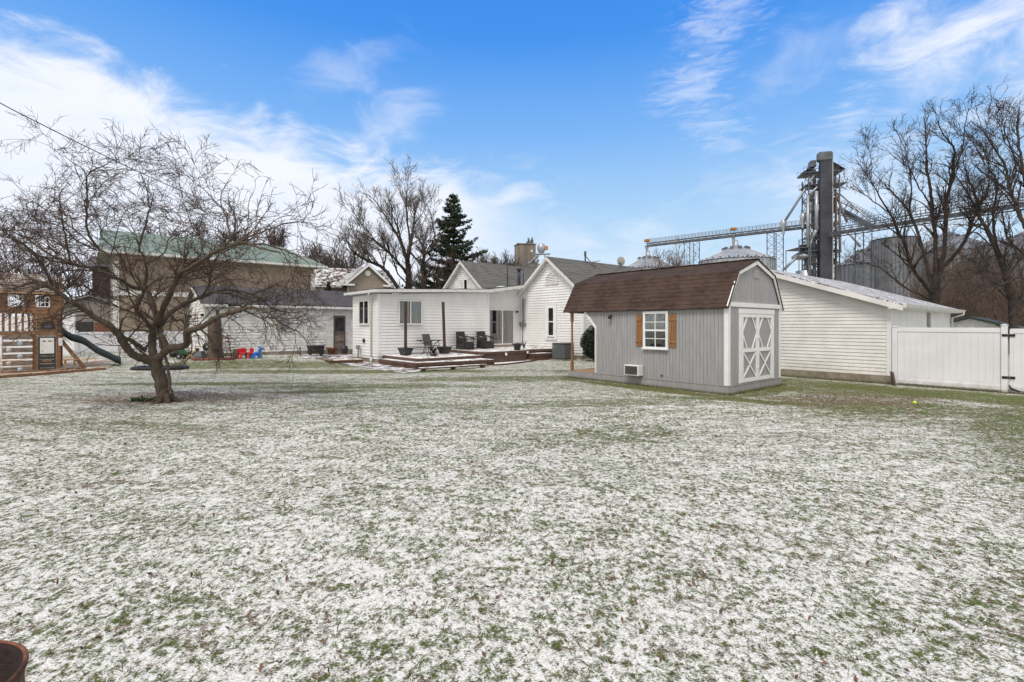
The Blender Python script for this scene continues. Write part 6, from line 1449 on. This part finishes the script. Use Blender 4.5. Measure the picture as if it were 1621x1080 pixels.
LB = [([tuple(W(1300+945/3.087, 560, DB))]+[tuple(W(1300+x/3.087, 130+y/3.087, DB)) for x, y in ((935, 1080), (905, 960), (875, 860))], .42, .34),
 rt([(875, 860), (830, 760), (790, 690), (750, 610), (700, 520), (640, 440)], DB, DB+2, .30, .04),
 rt([(790, 690), (740, 690), (760, 580), (700, 420), (690, 300)], DB+.5, DB-2, .12, .02),
 rt([(880, 870), (850, 760), (840, 640), (860, 500), (800, 400), (700, 230)], DB, DB-2.5, .16, .025),
 rt([(905, 960), (985, 850), (1080, 760), (1100, 600)], DB, DB+2, .16, .03),
 rt([(850, 820), (760, 740), (700, 760), (620, 830)], DB, DB-2, .09, .015),
 rt([(750, 610), (800, 560), (820, 420), (780, 300)], DB+1, DB+2.5, .08, .015),
 rt([(900, 940), (780, 930), (700, 980)], DB, DB-2.5, .06, .012)]
make_tree('bare_tree', 'dark bare tree with a trunk leaning left above the white gate', 'tree', LB, spec_big, .0080, 22, M_bark_far, M_bark_far, 'big bare trees at the right', smk=5, jit=.02, thick=.53)
DC = 27
LC = [([tuple(W(1655, 560, DC)), tuple(W(1650, 500, DC)), tuple(W(1650, 440, DC)), tuple(W(1640, 380, DC))], .45, .32),
 rt([(1050, 780), (990, 690), (950, 600), (920, 520), (900, 420), (850, 330), (790, 240), (730, 190)], DC, DC+1.5, .24, .025),
 rt([(1060, 900), (980, 830), (910, 760), (890, 660), (860, 600), (740, 500)], DC, DC-1.5, .13, .02),
 rt([(1050, 750), (1010, 560), (990, 420), (965, 300), (960, 200), (970, 120)], DC, DC+.5, .22, .025),
 rt([(960, 620), (900, 560), (830, 480), (760, 470)], DC+.3, DC+2, .09, .015),
 rt([(920, 520), (950, 400), (900, 250), (860, 120)], DC+.7, DC-1.5, .09, .015),
 rt([(900, 420), (820, 380), (780, 300), (700, 260)], DC+1, DC+2.5, .07, .012),
 rt([(985, 380), (900, 300), (870, 200), (810, 130)], DC+.3, DC-1, .07, .012),
 rt([(1040, 700), (1080, 500), (1100, 300), (1080, 120)], DC, DC+2, .2, .03),
 rt([(1050, 980), (960, 960), (880, 990), (780, 1010)], DC, DC-2, .09, .015)]
make_tree('bare_tree', 'tall dark bare tree filling the right edge of the sky', 'tree', LC, spec_big, .0072, 23, M_bark_far, M_bark_far, 'big bare trees at the right', smk=5, jit=.02, thick=.53)
# middle: bare trees and the spruce behind the house (4.266x crop at 480,270)
def mt_(pts, d0, d1, r0, r1): return rt(pts, d0, d1, r0, r1, 4.266, 480, 270)
DM = 62
spec_mid = [dict(tip=.5, dens=1.35, len=4.2, ang=(18, 48), up=.45, wand=.22, seg=6, rf=.5, rmax=.10, curl=.3, t0=.2),
            dict(dens=2.3, len=2.0, ang=(20, 50), up=.3, wand=.25, seg=5, rf=.6, rmax=.035, curl=.2),
            dict(dens=2.8, len=1.0, ang=(20, 55), up=.2, wand=.25, seg=3, rf=.7, rmax=.022)]
LM = [([tuple(W(480+715/4.266, 520, DM))]+[tuple(W(480+x/4.266, 270+y/4.266, DM)) for x, y in ((715, 800), (712, 700), (705, 610))], .85, .55),
 mt_([(705, 620), (725, 480), (745, 380), (752, 280), (790, 180)], DM, DM+3, .40, .04),
 mt_([(700, 700), (620, 600), (540, 520), (430, 440), (330, 400)], DM, DM-5, .34, .04),
 mt_([(705, 620), (650, 470), (590, 360), (540, 290), (480, 200), (410, 150)], DM, DM+5, .34, .04),
 mt_([(690, 560), (640, 400), (600, 280), (590, 200)], DM, DM-4, .22, .03),
 mt_([(725, 480), (700, 330), (700, 200), (680, 90)], DM+1, DM-2, .22, .03),
 mt_([(712, 540), (800, 640), (815, 560), (870, 440)], DM, DM-3, .20, .03),
 mt_([(700, 760), (640, 700), (580, 560), (440, 520), (310, 500)], DM, DM-4, .20, .03),
 mt_([(560, 540), (420, 400), (330, 260)], DM-3, DM-5, .12, .02),
 mt_([(745, 380), (820, 250), (800, 160)], DM+2, DM+5, .12, .02)]
make_tree('bare_tree', 'tall spreading bare tree beyond the sunroom roof, left of the spruce', 'tree', LM, spec_mid, .015, 31, M_bark_far, M_bark_pale, 'bare trees beyond the house', smk=5, jit=.03, thick=.58)
LM2 = [([tuple(W(672, 520, 58)), tuple(W(671, 440, 58)), tuple(W(670, 418, 58))], .4, .32), mt_([(810, 640), (820, 570), (870, 530), (890, 480)], 58, 56, .22, .05), mt_([(810, 640), (812, 520), (760, 440), (740, 400)], 58, 60, .18, .03), mt_([(890, 480), (870, 330), (830, 220)], 56, 58, .08, .02), mt_([(640, 795), (540, 660), (430, 610), (330, 540), (280, 430)], 58, 54, .26, .03), mt_([(540, 660), (560, 560), (540, 470)], 57, 56, .10, .02)]
make_tree('bare_tree', 'shorter bare tree with a thick broken fork, just left of the spruce', 'tree', LM2, spec_mid, .015, 32, M_bark_far, M_bark_pale, 'bare trees beyond the house', jit=.03)
def wild_tree(name, label, px, py_base, py_top, d, spread_px, seed, group, spec=None, mtr=M_bark_far, mtw=M_bark_pale, rmin=.02, nl=6, fork=.3):
    rg = np.random.default_rng(seed); b = Vector((*xy(px, d), 0)); H_ = zz(py_top, d); S = spread_px/F*d/2; L = []
    zf = H_*fork; L.append(([tuple(b), (b.x+.1, b.y, zf*.5), (b.x, b.y, zf)], H_*.024, H_*.018))
    for i in range(nl):
        a = 2*math.pi*i/nl+rg.uniform(-.3, .3); s = S*rg.uniform(.45, 1.0); h = H_*rg.uniform(.8, 1.0)*(1-.15*s/S)
        L.append(([(b.x, b.y, zf*.95), (b.x+math.cos(a)*s*.35, b.y+math.sin(a)*s*.35, zf+(h-zf)*.35), (b.x+math.cos(a)*s*.75, b.y+math.sin(a)*s*.75, zf+(h-zf)*.7), (b.x+math.cos(a)*s, b.y+math.sin(a)*s, h)], H_*.013, H_*.002))
    return make_tree(name, label, 'tree', L, spec or spec_mid, rmin, seed, mtr, mtw, group, sides=6, jit=.04)
spec_sm = [dict(dens=1.1, len=2.4, ang=(20, 55), up=.35, wand=.25, seg=5, rf=.5, rmax=.06, curl=.2, t0=.1), dict(dens=2.0, len=1.2, ang=(20, 55), up=.2, wand=.28, seg=4, rf=.6, rmax=.03), dict(dens=2.2, len=.7, ang=(20, 55), up=.1, wand=.25, seg=2, rf=.7, rmax=.02)]
wild_tree('bare_tree', 'small pale rounded bare tree between the spruce and the concrete silo', 785, 430, 386, 95, 66, 41, 'bare trees beyond the house', rmin=.028, nl=8, fork=.45)
wild_tree('bare_tree', 'low twiggy bare tree above the brown red roof, right of the green roof', 545, 450, 372, 75, 95, 42, 'bare trees beyond the house', rmin=.024, nl=8)
wild_tree('bare_tree', 'low bare tree close above the right end of the green roof', 510, 450, 386, 82, 60, 43, 'bare trees beyond the house', rmin=.026, nl=7)
wild_tree('bare_tree', 'bare tree rising behind the middle of the green roof', 420, 450, 345, 70, 100, 44, 'bare trees beyond the house', rmin=.022, nl=8, mtw=M_twig)
wild_tree('bare_tree', 'bare tree rising behind the left part of the green roof', 285, 450, 345, 66, 90, 45, 'bare trees beyond the house', rmin=.022, nl=8, mtw=M_twig)
wild_tree('bare_tree', 'dark bare tree beyond the far end of the playset roof', 60, 470, 395, 48, 190, 46, 'bare trees beyond the house', rmin=.017, nl=8, mtw=M_twig)
wild_tree('bare_tree', 'dense dark twiggy tree between the grey garage and the tan building', 150, 480, 415, 50, 70, 47, 'bare trees beyond the house', spec_sm, rmin=.02, nl=8, mtw=M_twig, fork=.1)
wild_tree('bare_tree', 'reddish brown twiggy tree in front of the lower half of the spruce', 712, 455, 395, 54, 88, 48, 'bare trees beyond the house', spec_sm, rmin=.018, nl=10, mtw=M_twig, fork=.3)
wild_tree('bare_tree', 'pale twiggy bare tree before the farthest grain bin above the shed roof', 1062, 430, 398, 70, 52, 49, 'bare trees beyond the house', rmin=.018, nl=7, mtw=mat('tan_twigs', (.22, .16, .12), .9, .2), fork=.5)
wild_tree('bare_tree', 'thin bare tree over the low white fence by the grey garage', 205, 500, 432, 42, 30, 50, 'bare trees beyond the house', spec_sm, rmin=.013, nl=5, mtw=M_twig, fork=.3)
# brown thicket at the right: reads as one mass of twigs
rg = np.random.default_rng(77); L = []
for i in range(330):
    d = rg.uniform(38, 62); px = rg.uniform(1440, 1760); h = zz(rg.uniform(388, 470), d); b = np.array([*xy(px, d), 0.]); lean = rg.normal(size=3)*np.array([.9, .9, 0])
    k = 5; P = np.array([b+lean*(j/k)**1.3+np.array([0, 0, h*j/k])+rg.normal(size=3)*.12*(j > 0) for j in range(k+1)]); L.append((P, np.linspace(.06, .018, k+1)))
t = thing('brown_thicket', 'brown mass of bare saplings beyond the white fence at the right', 'thicket', (0, 0, 0)); out = []
grow(rg, L, [dict(dens=1.5, len=1.8, ang=(20, 50), up=.3, wand=.25, seg=3, rf=.6, rmax=.03), dict(dens=2.0, len=.9, ang=(20, 55), up=.2, wand=.25, seg=2, rf=.7, rmax=.022)], .017, out)
o = fast_tubes('brown_thicket', L+[k for q in out for k in q], 3, M_thick, None); bpy.data.objects.remove(t); tag(o, 'brown mass of bare saplings beyond the white fence at the right', 'thicket', kind='stuff')
# spruce
def spruce():
    rg = np.random.default_rng(9); d = 60; b = Vector((*xy(718, d), 0)); top = zz(304, d); t = thing('spruce_tree', 'tall dark green spruce beyond the house, right of the big bare tree', 'tree', b)
    m = MB(); m.tube([(0, 0, 0), (0, 0, top*.5), (0, 0, top-.2)], [.35, .22, .03], 8); m.build('trunk', M_bark_far, t)
    br = []; C = []
    z = 4.0
    while z < top-.3:
        f = (top-z)/(top-4.0); rad = 5.5*f**.86*(.72+.45*rg.random()) + .12
        for k in range(int(6+5*f)):
            a = rg.uniform(0, 6.28); r = rad*rg.uniform(.5, 1.2); n = 6; droop = rg.uniform(.05, .28)
            P = np.array([[math.cos(a)*r*j/n, math.sin(a)*r*j/n, z-droop*r*(j/n)+.32*r*(j/n)**3] for j in range(n+1)]); br.append((P, np.linspace(.05, .015, n+1)))
            q = int(26+92*r/2)
            tt = rg.random(q)**.75; base_ = np.stack([np.interp(tt, np.linspace(0, 1, n+1), P[:, i]) for i in range(3)], 1)
            wid = .24*(1.1-tt*.6); base_ += rg.normal(size=(q, 3))*np.stack([wid, wid, wid*.42], 1); base_[:, 2] -= rg.random(q)*.22; C.append(base_)
        z += rg.uniform(.42, .72)
    fast_tubes('branches', br, 4, M_bark_far, t); leaf_cloud(np.concatenate(C), .16, 4, M_needle, 'foliage', t)
spruce()

# ------------------------------------------------------------------ grass strips added to deepen contact shade at walls and fence, plus leaf litter
def strip_blades(name, label, segs, n, h, w, material, spread=.05, seed=1):
    rg = np.random.default_rng(seed); segs = [(np.array(a, float), np.array(b, float)) for a, b in segs]; Ls = np.array([np.linalg.norm(b-a) for a, b in segs]); pk = rg.choice(len(segs), n, p=Ls/Ls.sum())
    A = np.array([s[0] for s in segs])[pk]; B = np.array([s[1] for s in segs])[pk]; t = rg.random(n)[:, None]; P0 = A+(B-A)*t; P0[:, :2] += rg.normal(size=(n, 2))*spread
    hh = h*(.4+rg.random(n)); a = rg.random(n)*6.283; la = rg.random(n)*6.283; ln = hh*rg.random(n)*.7; ww = w*(.6+.8*rg.random(n)); V = np.empty((n, 3, 3))
    dx = np.stack([np.cos(a)*ww/2, np.sin(a)*ww/2, np.zeros(n)], 1); V[:, 0] = P0-dx; V[:, 1] = P0+dx; V[:, 2] = P0+np.stack([np.cos(la)*ln, np.sin(la)*ln, hh], 1)
    me = bpy.data.meshes.new(name); me.vertices.add(n*3); me.vertices.foreach_set('co', V.ravel()); me.loops.add(n*3); me.loops.foreach_set('vertex_index', np.arange(n*3, dtype=np.int32))
    me.polygons.add(n); me.polygons.foreach_set('loop_start', np.arange(0, n*3, 3, dtype=np.int32)); me.polygons.foreach_set('loop_total', np.full(n, 3, dtype=np.int32)); me.update(); me.validate(); me.materials.append(material)
    return tag(link(bpy.data.objects.new(name, me)), label, 'grass', kind='stuff')
def sh_(x, y): p = SH.location+U3*x+V3*y; return (p.x, p.y, 0)
def ga_(x, y): p = GAR.location+U3*x+V3*y; return (p.x, p.y, 0)
fe = FEN.location; fd = Vector((math.cos(YAW-R(90)), math.sin(YAW-R(90)), 0)); f0 = fe+Vector((-.08, -.05, 0)); f1 = f0+fd*4.0
segs = [(sh_(-.07, -.07), sh_(-.07, 5.8)), (sh_(-.07, -.07), sh_(3.4, -.07)), (ga_(-.08, 0), ga_(-.08, 5)), (tuple(f0), tuple(f1))]
tuft_g = mat('edge_grass', (.13, .17, .04), .8, .4, 3, col2=(.06, .08, .02))
strip_blades('edge_grass', 'longer green grass added along the walls and fence', segs, 9000, .07, .007, tuft_g, .05, 3)
strip_blades('edge_straw', 'dead straw blades along the feet of the walls and fence', segs+[(tuple(b0+Vector((-.5, -.2, 0))), tuple(b0+Vector((.5, .25, 0))))], 5000, .06, .007, mat('edge_straw', (.30, .22, .14), .85, .4, 3, col2=(.14, .09, .06)), .08, 4)
rg = np.random.default_rng(14); n = 2600
k = rg.random(n); Y = np.where(k < .45, 2+rg.random(n)*9, np.where(k < .7, 12.3+rg.normal(size=n)*.8, 12.6+rg.normal(size=n)*1.1)); X = np.where(k < .45, (rg.random(n)*2-1)*Y, np.where(k < .7, 8.4+rg.normal(size=n)*1.3, -8.4+rg.normal(size=n)*1.6))
tl = thing('leaf_litter', 'x', 'x', (0, 0, 0)); o = leaf_cloud(np.stack([X, Y, np.full(n, .018)+rg.random(n)*.012], 1), .020, 3, mat('dead_leaf', (.20, .11, .07), .85, .4, 9, col2=(.07, .04, .03)), 'leaf_litter', None); bpy.data.objects.remove(tl)
tag(o, 'small dead brown leaves scattered over the snow', 'leaves', kind='stuff')
m = MB(); rr = random.Random(21)
for i in range(26):
    Yk = rr.uniform(2.3, 9); Xk = rr.uniform(-.95, .95)*Yk; a = rr.uniform(0, 6.28); L_ = rr.uniform(.06, .22); m.tube([(Xk, Yk, .02), (Xk+math.cos(a)*L_*.5, Yk+math.sin(a)*L_*.5, .03), (Xk+math.cos(a+.4)*L_, Yk+math.sin(a+.4)*L_, .018)], [.003, .0025, .0015], 4)
o = m.build('fallen_twigs', M_twig); tag(o, 'thin dark fallen twigs lying on the snow', 'twigs', kind='stuff')
